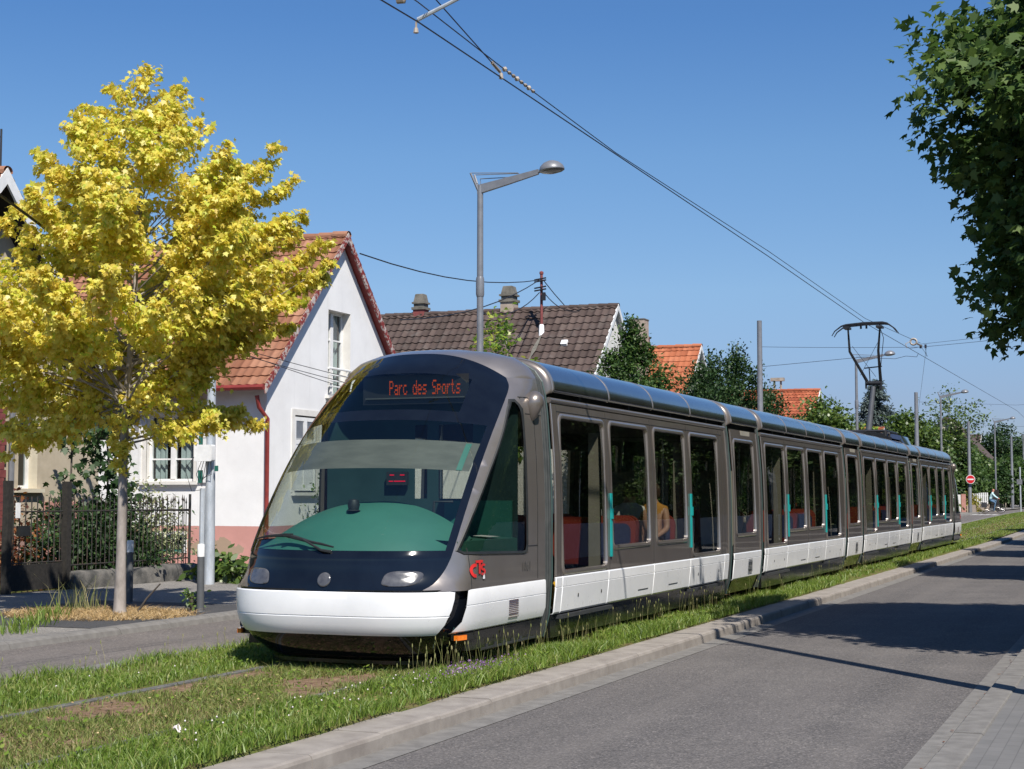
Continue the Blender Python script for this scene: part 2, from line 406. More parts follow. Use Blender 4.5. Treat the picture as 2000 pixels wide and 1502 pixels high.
K['tile_orange'] = tilemat('orange_roof_tiles', [(.25, (.28, .082, .036)), (.5, (.36, .112, .05)), (.75, (.42, .15, .075))], (.26, .10, .06))
K['tile_scale'] = tilemat('scalloped_roof_tiles', [(.25, (.24, .058, .026)), (.5, (.31, .08, .036)), (.75, (.38, .115, .055))], (.22, .075, .045))
K['tile_mixed'] = tilemat('mottled_roof_tiles', [(.30, (.09, .05, .04)), (.45, (.22, .09, .045)), (.6, (.40, .17, .08)), (.75, (.14, .06, .045))], (.2, .1, .06), spread=1.6)

def peelmat():
    m, t, o = newmat('peeling_red_paint'); co = coords(t, 'Object')
    n = noise_(t, co, 7, 9, .75); c = ramp(t, n, [(.50, (.2, .026, .022)), (.53, (.42, .34, .31)), (.6, (.5, .45, .42))])
    principled(t, o, c, .7); return m
K['red_peel'] = peelmat()
def wallmat(name, base, base2, pl=None, zpl=0, stain=.25):
    """rendered wall; plinth colour below zpl (world height), bare patches of mortar in it"""
    m, t, o = newmat(name)
    g = t.nodes.new('ShaderNodeNewGeometry'); co = g.outputs['Position']
    n = noise_(t, co, 1.3, 8, .65); c = ramp(t, n, [(.35, base), (.65, base2)])
    st = ramp(t, noise_(t, co, 3.2, 9, .75), [(.60, (0, 0, 0)), (.75, (1, 1, 1))])
    c = mix(t, math_(t, 'MULTIPLY', st, stain), c, tuple(x * .62 for x in base))
    sm = N(t, 'Mapping'); sm.inputs['Scale'].default_value = (5, 5, .22); t.links.new(co, sm.inputs[0])
    c = mix(t, ramp(t, noise_(t, sm.outputs[0], 1.0, 6, .7), [(.56, (0, 0, 0)), (.8, (.3, .3, .3))]), c, tuple(x * .68 for x in base))
    if pl:
        sx = t.nodes.new('ShaderNodeSeparateXYZ'); t.links.new(co, sx.inputs[0])
        zz = math_(t, 'ADD', sx.outputs[2], math_(t, 'MULTIPLY', n, .03))
        p = ramp(t, n, [(.35, pl), (.65, tuple(x * 1.15 for x in pl))])
        pn = noise_(t, co, .95, 7, .6)
        hole = math_(t, 'LESS_THAN', math_(t, 'ADD', pn, math_(t, 'MULTIPLY', math_(t, 'ABSOLUTE', math_(t, 'SUBTRACT', sx.outputs[2], .45)), .45)), .47)
        p = mix(t, hole, p, (.34, .25, .18))
        c = mix(t, math_(t, 'LESS_THAN', zz, zpl), c, p)
    nr = bump_(t, noise_(t, co, 55, 5), .25, .008)
    principled(t, o, c, .92, 0, 0, nr, .2); return m
K['white_house'] = wallmat('white_render', (.71, .705, .70), (.78, .775, .77), (.46, .235, .205), .95)

def asphaltmat(name, a, b, warm):
    m, t, o = newmat(name); g = t.nodes.new('ShaderNodeNewGeometry'); co = g.outputs['Position']
    big = noise_(t, co, .55, 7, .68); c = ramp(t, big, [(.32, tuple(q * .9 for q in a)), (.5, a), (.68, b)])
    v = N(t, 'TexVoronoi', Scale=70.); v.feature = 'F1'; t.links.new(co, v.inputs['Vector'])
    sp = ramp(t, v.outputs['Color'], [(.0, (.42, .42, .42)), (.5, (.9, .9, .9)), (.78, (1.2, 1.18, 1.16)), (.95, (1.95, 1.9, 1.85))])
    c = mix(t, 1, c, sp, 'MULTIPLY')
    # worn lighter wheel paths and tarry streaks running along the road
    st = N(t, 'Mapping'); st.inputs['Scale'].default_value = (1.6, .05, 1); t.links.new(co, st.inputs[0])
    sn = noise_(t, st.outputs[0], 1.0, 5, .6)
    c = mix(t, ramp(t, sn, [(.4, (0, 0, 0)), (.7, (.35, .35, .35))]), c, warm)
    # fine cracks, kept to a few worn stretches
    cv = N(t, 'TexVoronoi', Scale=.8); cv.feature = 'DISTANCE_TO_EDGE'; cd2 = N(t, 'TexNoise', Scale=2.5, Detail=4.); t.links.new(co, cd2.inputs['Vector'])
    t.links.new(mix(t, .12, co, cd2.outputs['Color'], 'ADD'), cv.inputs['Vector'])
    cr = math_(t, 'MULTIPLY', math_(t, 'LESS_THAN', cv.outputs['Distance'], .0045), ramp(t, noise_(t, co, .28, 3), [(.50, (0, 0, 0)), (.58, (.3, .3, .3))]))
    c = mix(t, cr, c, tuple(x * .35 for x in a))
    sp2 = ramp(t, noise_(t, co, 2.3, 8, .7), [(.66, (0, 0, 0)), (.74, (.4, .4, .4))])
    c = mix(t, sp2, c, tuple(x * .6 for x in a))
    nr = bump_(t, v.outputs[0], .5, .006)
    principled(t, o, c, .85, 0, 0, nr, .35); return m
K['asphalt'] = asphaltmat('road_asphalt', (.112, .104, .100), (.145, .134, .126), (.175, .158, .145))
K['asphalt_l'] = asphaltmat('left_lane_asphalt', (.14, .125, .115), (.17, .152, .14), (.175, .155, .14))
K['pavement'] = asphaltmat('pavement_asphalt', (.20, .19, .175), (.25, .235, .215), (.26, .24, .22))
K['patch'] = asphaltmat('dark_patch_asphalt', (.055, .055, .058), (.075, .075, .078), (.08, .08, .08))
def pavingmat():
    m, t, o = newmat('grey_block_paving'); g = t.nodes.new('ShaderNodeNewGeometry')
    mp = N(t, 'Mapping'); mp.inputs['Rotation'].default_value = (0, 0, R(90)); t.links.new(g.outputs['Position'], mp.inputs[0])
    b = N(t, 'TexBrick', Scale=1.0); b.inputs['Brick Width'].default_value = .2; b.inputs['Row Height'].default_value = .1
    b.inputs['Mortar Size'].default_value = .004; b.inputs['Color1'].default_value = (.13, .128, .125, 1); b.inputs['Color2'].default_value = (.165, .16, .156, 1); b.inputs['Mortar'].default_value = (.075, .072, .07, 1)
    t.links.new(mp.outputs[0], b.inputs['Vector'])
    c = mix(t, .5, b.outputs[0], ramp(t, noise_(t, g.outputs['Position'], 3, 8, .7), [(.3, (.12, .118, .115)), (.7, (.175, .17, .165))]))
    nr = bump_(t, b.outputs[1], -.5, .01); principled(t, o, c, .85, 0, 0, nr, .3); return m
K['paving'] = pavingmat()
def turfmat():
    m, t, o = newmat('turf_soil'); g = t.nodes.new('ShaderNodeNewGeometry'); co = g.outputs['Position']
    n = noise_(t, co, 2.4, 8, .7)
    c = ramp(t, n, [(.34, (.16, .11, .066)), (.45, (.13, .115, .045)), (.56, (.095, .12, .028)), (.75, (.12, .145, .034))])
    sx = t.nodes.new('ShaderNodeSeparateXYZ'); t.links.new(co, sx.inputs[0])
    ax = math_(t, 'ABSOLUTE', sx.outputs[0])
    near = math_(t, 'LESS_THAN', math_(t, 'ABSOLUTE', math_(t, 'SUBTRACT', ax, math_(t, 'MULTIPLY_ADD', n, .16, .56))), .10)
    c = mix(t, math_(t, 'LESS_THAN', ax, .73), c, ramp(t, noise_(t, co, 9, 7, .7), [(.3, (.115, .07, .042)), (.5, (.19, .125, .08)), (.7, (.29, .205, .135))]))
    bare = math_(t, 'MULTIPLY', near, ramp(t, noise_(t, co, 1.7, 5), [(.38, (0, 0, 0)), (.50, (1, 1, 1))]))
    d = ramp(t, noise_(t, co, 14, 6), [(.3, (.13, .085, .055)), (.7, (.27, .19, .125))])
    c = mix(t, bare, c, d)
    nr = bump_(t, noise_(t, co, 30, 6), .8, .03); principled(t, o, c, .95, 0, 0, nr, .1); return m
K['turf'] = turfmat()
K['farground'] = mat('far_ground', (.10, .12, .04), (.16, .17, .07), scale=.3, rough=.95)
# ================================================================== the setting
def sheet(name, x0, x1, y0, y1, z, m, step=4, kind='structure', dz=None, nx=2):
    b = MB(); ny = max(2, int((y1 - y0) / step) + 1)
    b.grid(lambda u, v: (u, v, z + gy(v) + (dz(u, v) if dz else 0)), lin(x0, x1, nx), lin(y0, y1, ny))
    o = b.build(name, m, fix=False); return tag(o, kind=kind)
sheet('ground', -900, 900, -80, 2600, -.30, K['farground'], 60)
sheet('road', 2.06, 5.72, -20, 420, -.16, K['asphalt'], 6)
sheet('road_gutter', 2.062, 2.30, -20, 420, -.156, K['conc_lt'], 6)
sheet('road_gutter', 5.545, 5.71, -20, 420, -.156, K['conc_lt'], 6)
sheet('pavement', 5.90, 10.2, -20, 420, -.125, K['paving'], 6)
sheet('garden_ground', 10.1, 60, -20, 420, -.16, K['farground'], 20)
sheet('side_road', -4.46, -2.22, -10, 420, -.055, K['asphalt_l'], 6)
sheet('side_road', -60, -4.40, 125, 138, -.05, K['asphalt_l'], 6)
sheet('pavement', -10.35, -4.66, -10, 125, .012, K['pavement'], 6)
sheet('pavement', -10.35, -4.66, 138, 420, .012, K['pavement'], 6)
sheet('garden_ground', -60, -10.3, -10, 125, -.03, K['turf'], 6)
sheet('gravel_yard', -24, -8.85, 26.9, 46, .018, K['gravel'], 6)
sheet('tree_pit', -7.9, -4.75, 15.9, 20.2, .018, K['patch'], 6)
def turf_dz(u, v): return (-.045 if u > 1.62 else -.02 if u < -2.0 else 0) + (noise.noise(Vector((u * 2.2, v * 2.2, 0))) * .018 if abs(u) > .8 else noise.noise(Vector((u * 4, v * 4, 3))) * .008 - .012)
sheet('tramway_turf', -2.08, 1.70, -10, 60, -.01, K['turf'], .25, dz=turf_dz, nx=29)
sheet('tramway_turf', -2.10, 1.70, 60, 420, -.01, K['turf'], 4)
def stones(name, x0, x1, zt, zb, y0, y1, L, bev, m, lean=0):
    b = MB(); y = y0; r = random.Random(3)
    while y < y1:
        g = gy(y + L / 2); j = r.uniform(-.004, .004); dx = r.uniform(-.006, .006)
        P = [(x0 + dx, zb), (x0 + dx, zt - .01 + j), (x0 + .012 + dx, zt + j), (x1 - bev - lean + dx, zt + j), (x1 - lean - bev * .3 + dx, zt - bev * .3 + j), (x1 - lean + dx, zt - bev + j), (x1 + dx, zb)]
        a = y + .004; e = y + L - .004
        b.rings([[(p, a, q + gy(a)) for p, q in P], [(p, e, q + gy(e)) for p, q in P]], True, True)
        y += L
    return tag(b.build(name, m, smooth=None), kind='structure')
stones('kerb', 1.67, 2.075, -.045, -.35, -8, 130, 1.0, .03, K['conc'], .012)
stones('kerb', 5.70, 5.915, -.112, -.35, -8, 130, 1.0, .015, K['conc_lt'])
stones('kerb', -4.70, -4.42, .03, -.3, -8, 124, 1.0, .09, K['conc_lt'])
stones('kerb', -2.27, -2.06, .004, -.3, -8, 130, 1.0, .02, K['conc_lt'])
b = MB()
for i in range(5): b.box(-4.3 + i * .44, -4.05 + i * .44, 113.6, 117.2, -.046 + gy(115), -.042 + gy(115))
for i in range(3): b.box(-6.6 - i * 1.0, -6.1 - i * 1.0, 125.5, 128.5, .40, .404)
tag(b.build('crossing_stripes', K['mark']), kind='structure')

# grooved rails set in the turf
for s, lb in ((-1, 'grooved steel rail on the house side of the grass track'), (1, 'grooved steel rail on the road side of the grass track')):
    b = MB()
    for y0, y1 in [(i * 10 - 10, i * 10) for i in range(14)]:
        for a0, a1, zt in ((.725, .770, -.006), (.797, .818, -.008)):
            P = [(s * a0, -.1), (s * a0, zt - .003), (s * (a0 + .006), zt), (s * (a1 - .006), zt), (s * a1, zt - .003), (s * a1, -.1)]
            b.rings([[(p, y0, q + gy(y0)) for p, q in P], [(p, y1, q + gy(y1)) for p, q in P]], True, False)
        b.add([(s * .772, y0, -.03 + gy(y0)), (s * .797, y0, -.03 + gy(y0)), (s * .797, y1, -.03 + gy(y1)), (s * .772, y1, -.03 + gy(y1))], [(0, 1, 2, 3)])
    tag(b.build('tram_rail', K['rail']), lb, 'rail', 'rails of the tram track')

# ------------------------------------------------------------------ many small leaves or blades as one mesh
LEAF = {
 'maple': [(0, 0, 0), (.20, .03, -.02), (.47, .10, -.10), (.30, .28, -.03), (.60, .52, -.16), (.25, .55, -.03), (.0, 1.0, -.16), (-.25, .55, -.03), (-.60, .52, -.16), (-.30, .28, -.03), (-.47, .10, -.10), (-.20, .03, -.02)],
 'oval': [(0, 0, 0), (.26, .3, -.03), (.24, .65, -.05), (0, 1, -.1), (-.24, .65, -.05), (-.26, .3, -.03)],
 'clump': [(0, 0, 0), (.30, .12, -.05), (.22, .40, 0), (.48, .62, -.1), (.14, .66, .02), (0, 1, -.12), (-.20, .7, 0), (-.5, .5, -.1), (-.2, .36, .02), (-.32, .1, -.05)],
 'needle': [(0, 0, 0), (.10, .3, 0), (.16, .2, .05), (.12, .6, 0), (.0, 1, 0), (-.12, .6, 0), (-.16, .2, .05), (-.10, .3, 0)],
}
def leaf_mesh(name, P, A, Nr, S, shape, m, parent=None, label=None):
    P = np.asarray(P, np.float32); A = np.asarray(A, np.float32); Nr = np.asarray(Nr, np.float32); S = np.asarray(S, np.float32)
    A = A / (np.linalg.norm(A, axis=1, keepdims=True) + 1e-9)
    B = np.cross(Nr, A); B /= (np.linalg.norm(B, axis=1, keepdims=True) + 1e-9); C = np.cross(A, B)
    sh = np.array(LEAF[shape] if isinstance(shape, str) else shape, np.float32); k = len(sh); n = len(P)
    o = org(parent); P = P - np.array(o, np.float32)
    V = P[:, None, :] + S[:, None, None] * (sh[None, :, 0:1] * B[:, None, :] + sh[None, :, 1:2] * A[:, None, :] + sh[None, :, 2:3] * C[:, None, :])
    me = bpy.data.meshes.new(name); me.vertices.add(n * k); me.vertices.foreach_set('co', V.astype(np.float32).ravel())
    me.loops.add(n * k); me.loops.foreach_set('vertex_index', np.arange(n * k, dtype=np.int32))
    me.polygons.add(n); me.polygons.foreach_set('loop_start', np.arange(n, dtype=np.int32) * k)
    me.update(calc_edges=True); me.validate()
    return link(name, me, parent, [m])
def blades(name, x, y, z, h, wd, m, lean=.5, label=None):
    n = len(x); az = nrg.uniform(0, 2 * np.pi, n); fa = nrg.uniform(0, 2 * np.pi, n)
    dx, dy = np.cos(fa) * wd * .5, np.sin(fa) * wd * .5; l = nrg.uniform(.1, lean, n) * h; lx, ly = np.cos(az) * l, np.sin(az) * l
    V = np.zeros((n, 5, 3), np.float32)
    V[:, 0] = np.stack([x - dx, y - dy, z], 1); V[:, 1] = np.stack([x + dx, y + dy, z], 1)
    V[:, 2] = np.stack([x + dx * .8 + lx * .35, y + dy * .8 + ly * .35, z + h * .6], 1); V[:, 3] = np.stack([x - dx * .8 + lx * .35, y - dy * .8 + ly * .35, z + h * .6], 1)
    V[:, 4] = np.stack([x + lx, y + ly, z + h], 1)
    me = bpy.data.meshes.new(name); me.vertices.add(n * 5); me.vertices.foreach_set('co', V.ravel())
    base = np.arange(n, dtype=np.int32)[:, None] * 5
    L = np.concatenate([base + np.array([[0, 1, 2, 3]]), base + np.array([[3, 2, 4]])], 1).astype(np.int32)
    me.loops.add(n * 7); me.loops.foreach_set('vertex_index', L.ravel())
    ls = (np.arange(n, dtype=np.int32)[:, None] * 7 + np.array([[0, 4]])).astype(np.int32)
    me.polygons.add(n * 2); me.polygons.foreach_set('loop_start', ls.ravel())
    me.update(calc_edges=True); me.validate()
    return tag(link(name, me, None, [m]), kind='stuff')
GY = np.vectorize(gy)
def field(x0, x1, y0, y1, per, keep=None):
    n = int((x1 - x0) * (y1 - y0) * per); x = nrg.uniform(x0, x1, n); y = nrg.uniform(y0, y1, n)
    k = np.array([noise.noise(Vector((a * 1.1, b * 1.1, 0))) for a, b in zip(x, y)])
    if keep: q = keep(x, y, k); x, y, k = x[q], y[q], k[q]
    return x, y, k
xs, ys, ks = [], [], []
for args in ((.86, 1.70, 6, 17, 2900), (1.58, 1.73, 6, 30, 1500), (.86, 1.70, 17, 30, 1700), (-2.07, -.85, 8, 17, 2100), (.9, 1.68, 30, 58, 520)):
    x, y, k = field(*args, keep=lambda x, y, k: nrg.random(len(x)) < .75 + k * .6); xs.append(x); ys.append(y); ks.append(k)
x, y, k = map(np.concatenate, (xs, ys, ks))
edge = np.where((x > 1.55) | (x < -1.9), 1.35, 1.0)
sc_ = np.where(y > 30, 1.6, np.where(y > 17, 1.15, 1))
blades('grass', x, y, np.full(len(x), -.012), nrg.uniform(.035, .085, len(x)) * (1 + k * .8) * edge, nrg.uniform(.005, .011, len(x)) * sc_, K['grass'], 1.1)
def bare_(x, y): return np.array([noise.noise(Vector((a * 1.9 + 3, b * 1.15, 7.3))) + .35 * noise.noise(Vector((a * 6, b * 6, 1.3))) for a, b in zip(x, y)]) * .5
xs, ys = [], []
for args in ((-.69, .69, 6.2, 14, 3600), (-.86, -.80, 8, 16, 2600), (.78, .87, 6, 15, 5200), (.66, .76, 6, 14, 3000)):
    x, y, k = field(*args, keep=lambda x, y, k: nrg.random(len(x)) < np.clip(1.15 + bare_(x, y) * 6.5 - .35 * ((np.abs(x) > .34) & (np.abs(x) < .66)), .02, 1)); xs.append(x); ys.append(y)
x, y = map(np.concatenate, (xs, ys))
blades('worn_grass', x, y, np.full(len(x), -.028), nrg.uniform(.025, .062, len(x)) * (1 + .8 * (nrg.random(len(x)) < .06)), nrg.uniform(.005, .009, len(x)), K['grass_short'], 1.6)
x, y, k = field(-1.95, 1.68, 55, 128, 90)
blades('distant_grass', x, y, -.015 + GY(y), nrg.uniform(.025, .06, len(x)), nrg.uniform(.02, .04, len(x)), K['grass'], 1.2)
# broad weed leaves between the blades
xs, ys = [], []
for args in ((.88, 1.64, 6, 22, 330), (-2.05, -.88, 8, 16, 330), (-.66, .66, 6.5, 13.4, 110)):
    x, y, k = field(*args, keep=lambda x, y, k: nrg.random(len(x)) < .55 + k * 1.6); xs.append(x); ys.append(y)
x, y = map(np.concatenate, (xs, ys)); n = len(x); az = nrg.uniform(0, 6.283, n); t = nrg.uniform(.1, .7, n)
tag(leaf_mesh('ground_weeds', np.stack([x, y, nrg.uniform(0, .05, n)], 1), np.stack([np.cos(az), np.sin(az), t], 1), np.tile([0, 0, 1.], (n, 1)), nrg.uniform(.025, .06, n), 'oval', K['grass']), kind='stuff')
# tall seed stalks beside the tram
def stalks(name, x, y, z, h, m, head=.03):
    b = MB()
    for X, Y, Z, H in zip(x, y, z, h):
        a = rnd.uniform(0, 6.28); l = rnd.uniform(.03, .3) * H; tx, ty = X + math.cos(a) * l, Y + math.sin(a) * l
        b.tube([(X, Y, Z), ((X + tx) / 2 - (tx - X) * .1, (Y + ty) / 2, Z + H * .55), (tx, ty, Z + H)], [.0022, .0018, .0014], 3, False)
        if rnd.random() < .8: b.lathe([(.0008, -.4 * head), (.0055, 0), (.005, head * .5), (.0005, head)], (tx, ty, Z + H - .005), 4)
    return tag(b.build(name, m, fix=False), kind='stuff')
n = 620; x = 1.0 + np.abs(nrg.normal(0, .13, n)); y = np.concatenate([nrg.uniform(12.6, 16.5, 150), nrg.uniform(16, 23, 260), nrg.uniform(23, 45, n - 410)])
stalks('seed_stalks', x, y, np.zeros(n), nrg.uniform(.12, .34, n), K['stalk'])
n = 90; stalks('verge_stalks', nrg.uniform(-2.05, -1.2, n), nrg.uniform(10, 16, n), np.zeros(n), nrg.uniform(.1, .26, n), K['stalk'])
n = 70; stalks('kerb_stalks', nrg.uniform(.9, 1.6, n), nrg.uniform(7, 13, n), np.zeros(n), nrg.uniform(.1, .2, n), K['stalk'])
b = MB()
for i in range(44):
    X, Y = (rnd.uniform(.95, 1.5), rnd.uniform(8.5, 13)) if i < 36 else (rnd.uniform(-2, -1), rnd.uniform(9, 14))
    b.lathe([(.001, -.006), (.007, 0), (.005, .006), (.001, .009)], (X, Y, rnd.uniform(.05, .09)), 6)
tag(b.build('clover_flowers', K['cloverw'], fix=False), kind='stuff')
n = 420; x = nrg.normal(1.42, .10, n); y = nrg.normal(13.1, .42, n); az = nrg.uniform(0, 6.28, n)
tag(leaf_mesh('purple_wildflowers', np.stack([x, y, nrg.uniform(.03, .12, n)], 1), np.stack([np.cos(az), np.sin(az), nrg.uniform(.3, 1.5, n)], 1), np.stack([np.sin(az), np.cos(az), az * 0 + .6], 1), nrg.uniform(.012, .022, n), 'oval', K['purple']), kind='stuff')
n = 500; x = np.where(nrg.random(n) < .5, nrg.uniform(-.65, .65, n), nrg.uniform(.9, 1.6, n)); y = nrg.uniform(6.5, 14, n); az = nrg.uniform(0, 6.28, n)
tag(leaf_mesh('dry_leaves', np.stack([x, y, nrg.uniform(.005, .05, n)], 1), np.stack([np.cos(az), np.sin(az), nrg.uniform(-.2, .4, n)], 1), np.tile([0, .2, 1.], (n, 1)), nrg.uniform(.018, .04, n), 'oval', K['straw']), kind='stuff')
# straw and weeds in the tree pit
n = 6500; a = nrg.uniform(0, 6.28, n); r = np.sqrt(nrg.uniform(0, 1, n)); x = -6.05 + r * np.cos(a) * 1.35 + nrg.normal(0, .06, n); y = 17.75 + r * np.sin(a) * 1.05 + nrg.normal(0, .06, n)
blades('straw', x, y, np.full(n, .02), nrg.uniform(.015, .075, n), nrg.uniform(.006, .012, n), K['straw'], 5)
n = 90; x = np.concatenate([nrg.normal(-6.75, .22, n)]); y = nrg.normal(18.2, .25, n)
blades('pit_grass', x, y, np.full(n, .03), nrg.uniform(.25, .55, n), nrg.uniform(.006, .012, n), K['stalk'], .7)
xs = np.concatenate([nrg.normal(cx, .11, 46) for cx in (-5.35, -5.2, -5.75, -5.95, -6.2, -6.5, -5.6)]); ys = np.concatenate([nrg.normal(cy, .13, 46) for cy in (15.3, 15.0, 16.1, 16.4, 17.0, 17.3, 15.6)])
blades('pavement_weeds', xs, ys, np.full(len(xs), .02), nrg.uniform(.05, .22, len(xs)), nrg.uniform(.010, .018, len(xs)), K['grass'], .9)
# small fallen leaves along the right gutter
n = 240; x = nrg.normal(5.69, .025, n); y = nrg.uniform(8.5, 40, n); az = nrg.uniform(0, 6.28, n)
tag(leaf_mesh('fallen_leaves', np.stack([x, y, np.full(n, -.148)], 1), np.stack([np.cos(az), np.sin(az), az * 0 + .15], 1), np.tile([0, 0, 1.], (n, 1)), nrg.uniform(.02, .045, n), 'oval', K['lf_red']), kind='stuff')
# ================================================================== the tram
TY = 34.55
tram = empty('tram', (0, TY, 0), 'long low-floor tram with taupe body, white skirt and big rounded dark windscreen', 'tram')
def both(o, skip=False):
    """a mirrored copy for the far side of the tram"""
    c = o.copy(); COL.objects.link(c); c.scale.x = -1; c.parent = o.parent; ORG[c.name] = org(o)
    for ch in kids(o):
        d = ch.copy(); COL.objects.link(d); d.parent = c; ORG[d.name] = org(ch)
    return c
def rear(o):
    c = o.copy(); COL.objects.link(c); c.rotation_euler = (0, 0, math.pi); ORG[c.name] = org(o)
    for ch in kids(o):
        d = ch.copy(); COL.objects.link(d); d.parent = c; ORG[d.name] = org(ch)
    return c
XZ, XX = (.30, .75, 1.5, 2.0, 2.5, 2.72, 2.86), (1.165, 1.2, 1.2, 1.185, 1.15, 1.125, 1.09)
def XS(z): return interp(z, XZ, XX)
SEC = [(1.10, .12), (1.165, .34), (1.2, .75), (1.2, 1.5), (1.185, 2.0), (1.15, 2.5), (1.125, 2.72), (1.09, 2.86), (1.01, 2.975), (.86, 3.07), (.60, 3.135), (.28, 3.168), (0, 3.175)]
def secring(y, k=0., z0=None):
    P = [(x - k if x > .02 else x, z - (k if z > 2.5 else 0)) for x, z in SEC]
    return [(x, y, z) for x, z in P] + [(-x, y, z) for x, z in P[-2::-1]]
J0 = 15.52
# ---- cab geometry
CEN = spline([(12.90, .735), (12.915, .80), (12.95, .9), (12.97, 1.0), (13.01, 1.1), (13.28, 1.5), (13.62, 1.92), (13.97, 2.30), (14.28, 2.62), (14.58, 2.90), (14.90, 3.09)], 6)
EDG = spline([(.90, 13.08, .735), (.98, 13.20, .80), (1.03, 13.31, .9), (1.06, 13.38, 1.0), (1.075, 13.44, 1.1), (1.08, 13.70, 1.45), (1.075, 14.06, 1.88), (1.06, 14.42, 2.24), (1.035, 14.76, 2.53), (1.0, 15.0, 2.72), (.93, 15.10, 2.83)], 6)
def WS(t, i, off=0.):
    yc, zc = CEN[i]; xe, ye, ze = EDG[i]; a = abs(t)
    return (xe * t, yc + (ye - yc) * a ** 2.5 - off, zc + (ze - zc) * a ** 2.6)
TT = [math.sin(x * math.pi / 2) for x in lin(-1, 1, 49)]
def ws_part(name, i0, i1, m, off, parent=tram, t0=-1, t1=1):
    b = MB(); ts = [t for t in TT if t0 <= t <= t1]
    b.grid(lambda t, i: WS(t, int(i), off), ts, range(i0, i1 + 1)); return b.build(name, m, parent, 40, fix=False)
front_mask = ws_part('front_panel', 0, 24, K['gloss_black'], 0)
wind = ws_part('windscreen', 24, 43, K['glass_front'], 0, t0=-.965, t1=.965)
b = MB()
tb = [t for t in TT if t >= .965 - 1e-6] + [1]
tb = sorted(set([.965] + [t for t in TT if t > .955])); tb[0] = TT[[i for i, t in enumerate(TT) if t <= .965][-1]]
b.grid(lambda t, i: WS(t, int(i)), tb, range(24, 44)); b.grid(lambda t, i: WS(-t, int(i)), tb, range(24, 44))
DTT = [t for t in TT if -.80 <= t <= .72]; DI0, DI1 = 45, 53
b.grid(lambda t, i: WS(t, int(i)), TT, range(43, DI0 + 1)); b.grid(lambda t, i: WS(t, int(i)), TT, range(DI1, 61))
b.grid(lambda t, i: WS(t, int(i)), [t for t in TT if t <= DTT[0]], range(DI0, DI1 + 1)); b.grid(lambda t, i: WS(t, int(i)), [t for t in TT if t >= DTT[-1]], range(DI0, DI1 + 1))
b.build('windscreen_surround', K['gloss_black'], wind, 40, fix=False)
def edge_at(z):
    zs = [e[2] for e in EDG]
    return interp(z, zs, [e[0] for e in EDG]), interp(z, zs, [e[1] for e in EDG])
def SX(y, z, k=.40):
    xe, ye = edge_at(z); s = max(0, min(1, (y - ye) / k)); xs = XS(z)
    if z > 2.5: s = max(0, min(1, (y - ye) / .34))
    return xe + (xs - xe) * (1 - (1 - s) ** 2.3)
win_poly = [(13.47, 1.10), (13.53, 1.07), (14.9, 1.035), (14.98, 1.045), (15.01, 1.12), (15.0, 2.30), (14.985, 2.50), (14.93, 2.585), (14.87, 2.58), (14.78, 2.49), (14.53, 2.23), (14.15, 1.85), (13.75, 1.42)]
def off_poly(P, d):
    n = len(P); out = []
    for i in range(n):
        a, p, c = Vector(P[i - 1]), Vector(P[i]), Vector(P[(i + 1) % n])
        e1 = (p - a).normalized(); e2 = (c - p).normalized(); n1 = Vector((e1.y, -e1.x)); n2 = Vector((e2.y, -e2.x)); m_ = (n1 + n2).normalized()
        out.append(tuple(p + m_ * d / max(.5, m_.dot(n1))))
    return out
outer = [(e[1], e[2]) for e in EDG[::2]] + [(15.3, 2.83), (J0, 2.83), (J0, .735)]
b = MB(); panel(b, outer[::-1], [win_poly], lambda a, c: (SX(a, c), a, c), .07)
side = b.build('cab_side', K['silver'], tram, 50)
for p in side.data.polygons: pass
# recessed rim of the cab side window
wp = dens(win_poly, .06); b = MB(); wo2 = dens(off_poly(win_poly, .05), .05)
q0 = [(SX(y, z) + .001, y, z) for y, z in off_poly(wp, .012)]; q1 = [(SX(y, z) + .010, y, z) for y, z in off_poly(wp, .004)]; q2 = [(SX(y, z) - .002, y, z) for y, z in off_poly(wp, -.02)]
b.rings([q0, q1, q2], True); b.build('window_seal', K['rubber'], side, 40)
b = MB(); panel(b, off_poly(win_poly, .005), [], lambda a, c: (SX(a, c) - .012, a, c), .1)
sw = b.build('cab_window', K['glass_side'], side, 40)
# fine panel joints on the cab side
for pts in ([(15.02, z) for z in lin(2.62, 1.03, 14)], [(15.30, z) for z in lin(2.45, .76, 12)], [(y, 1.10) for y in lin(15.03, 15.30, 4)], [(y, 2.62) for y in lin(15.0, J0 - .01, 5)], [(y, 2.45) for y in lin(15.06, J0 - .01, 5)], [(13.58, z) for z in lin(.74, 1.12, 5)]):
    MB().tube([(SX(y, z) - .0005, y, z) for y, z in pts], .005, 5).build('panel_joint', K['rubber'], side)
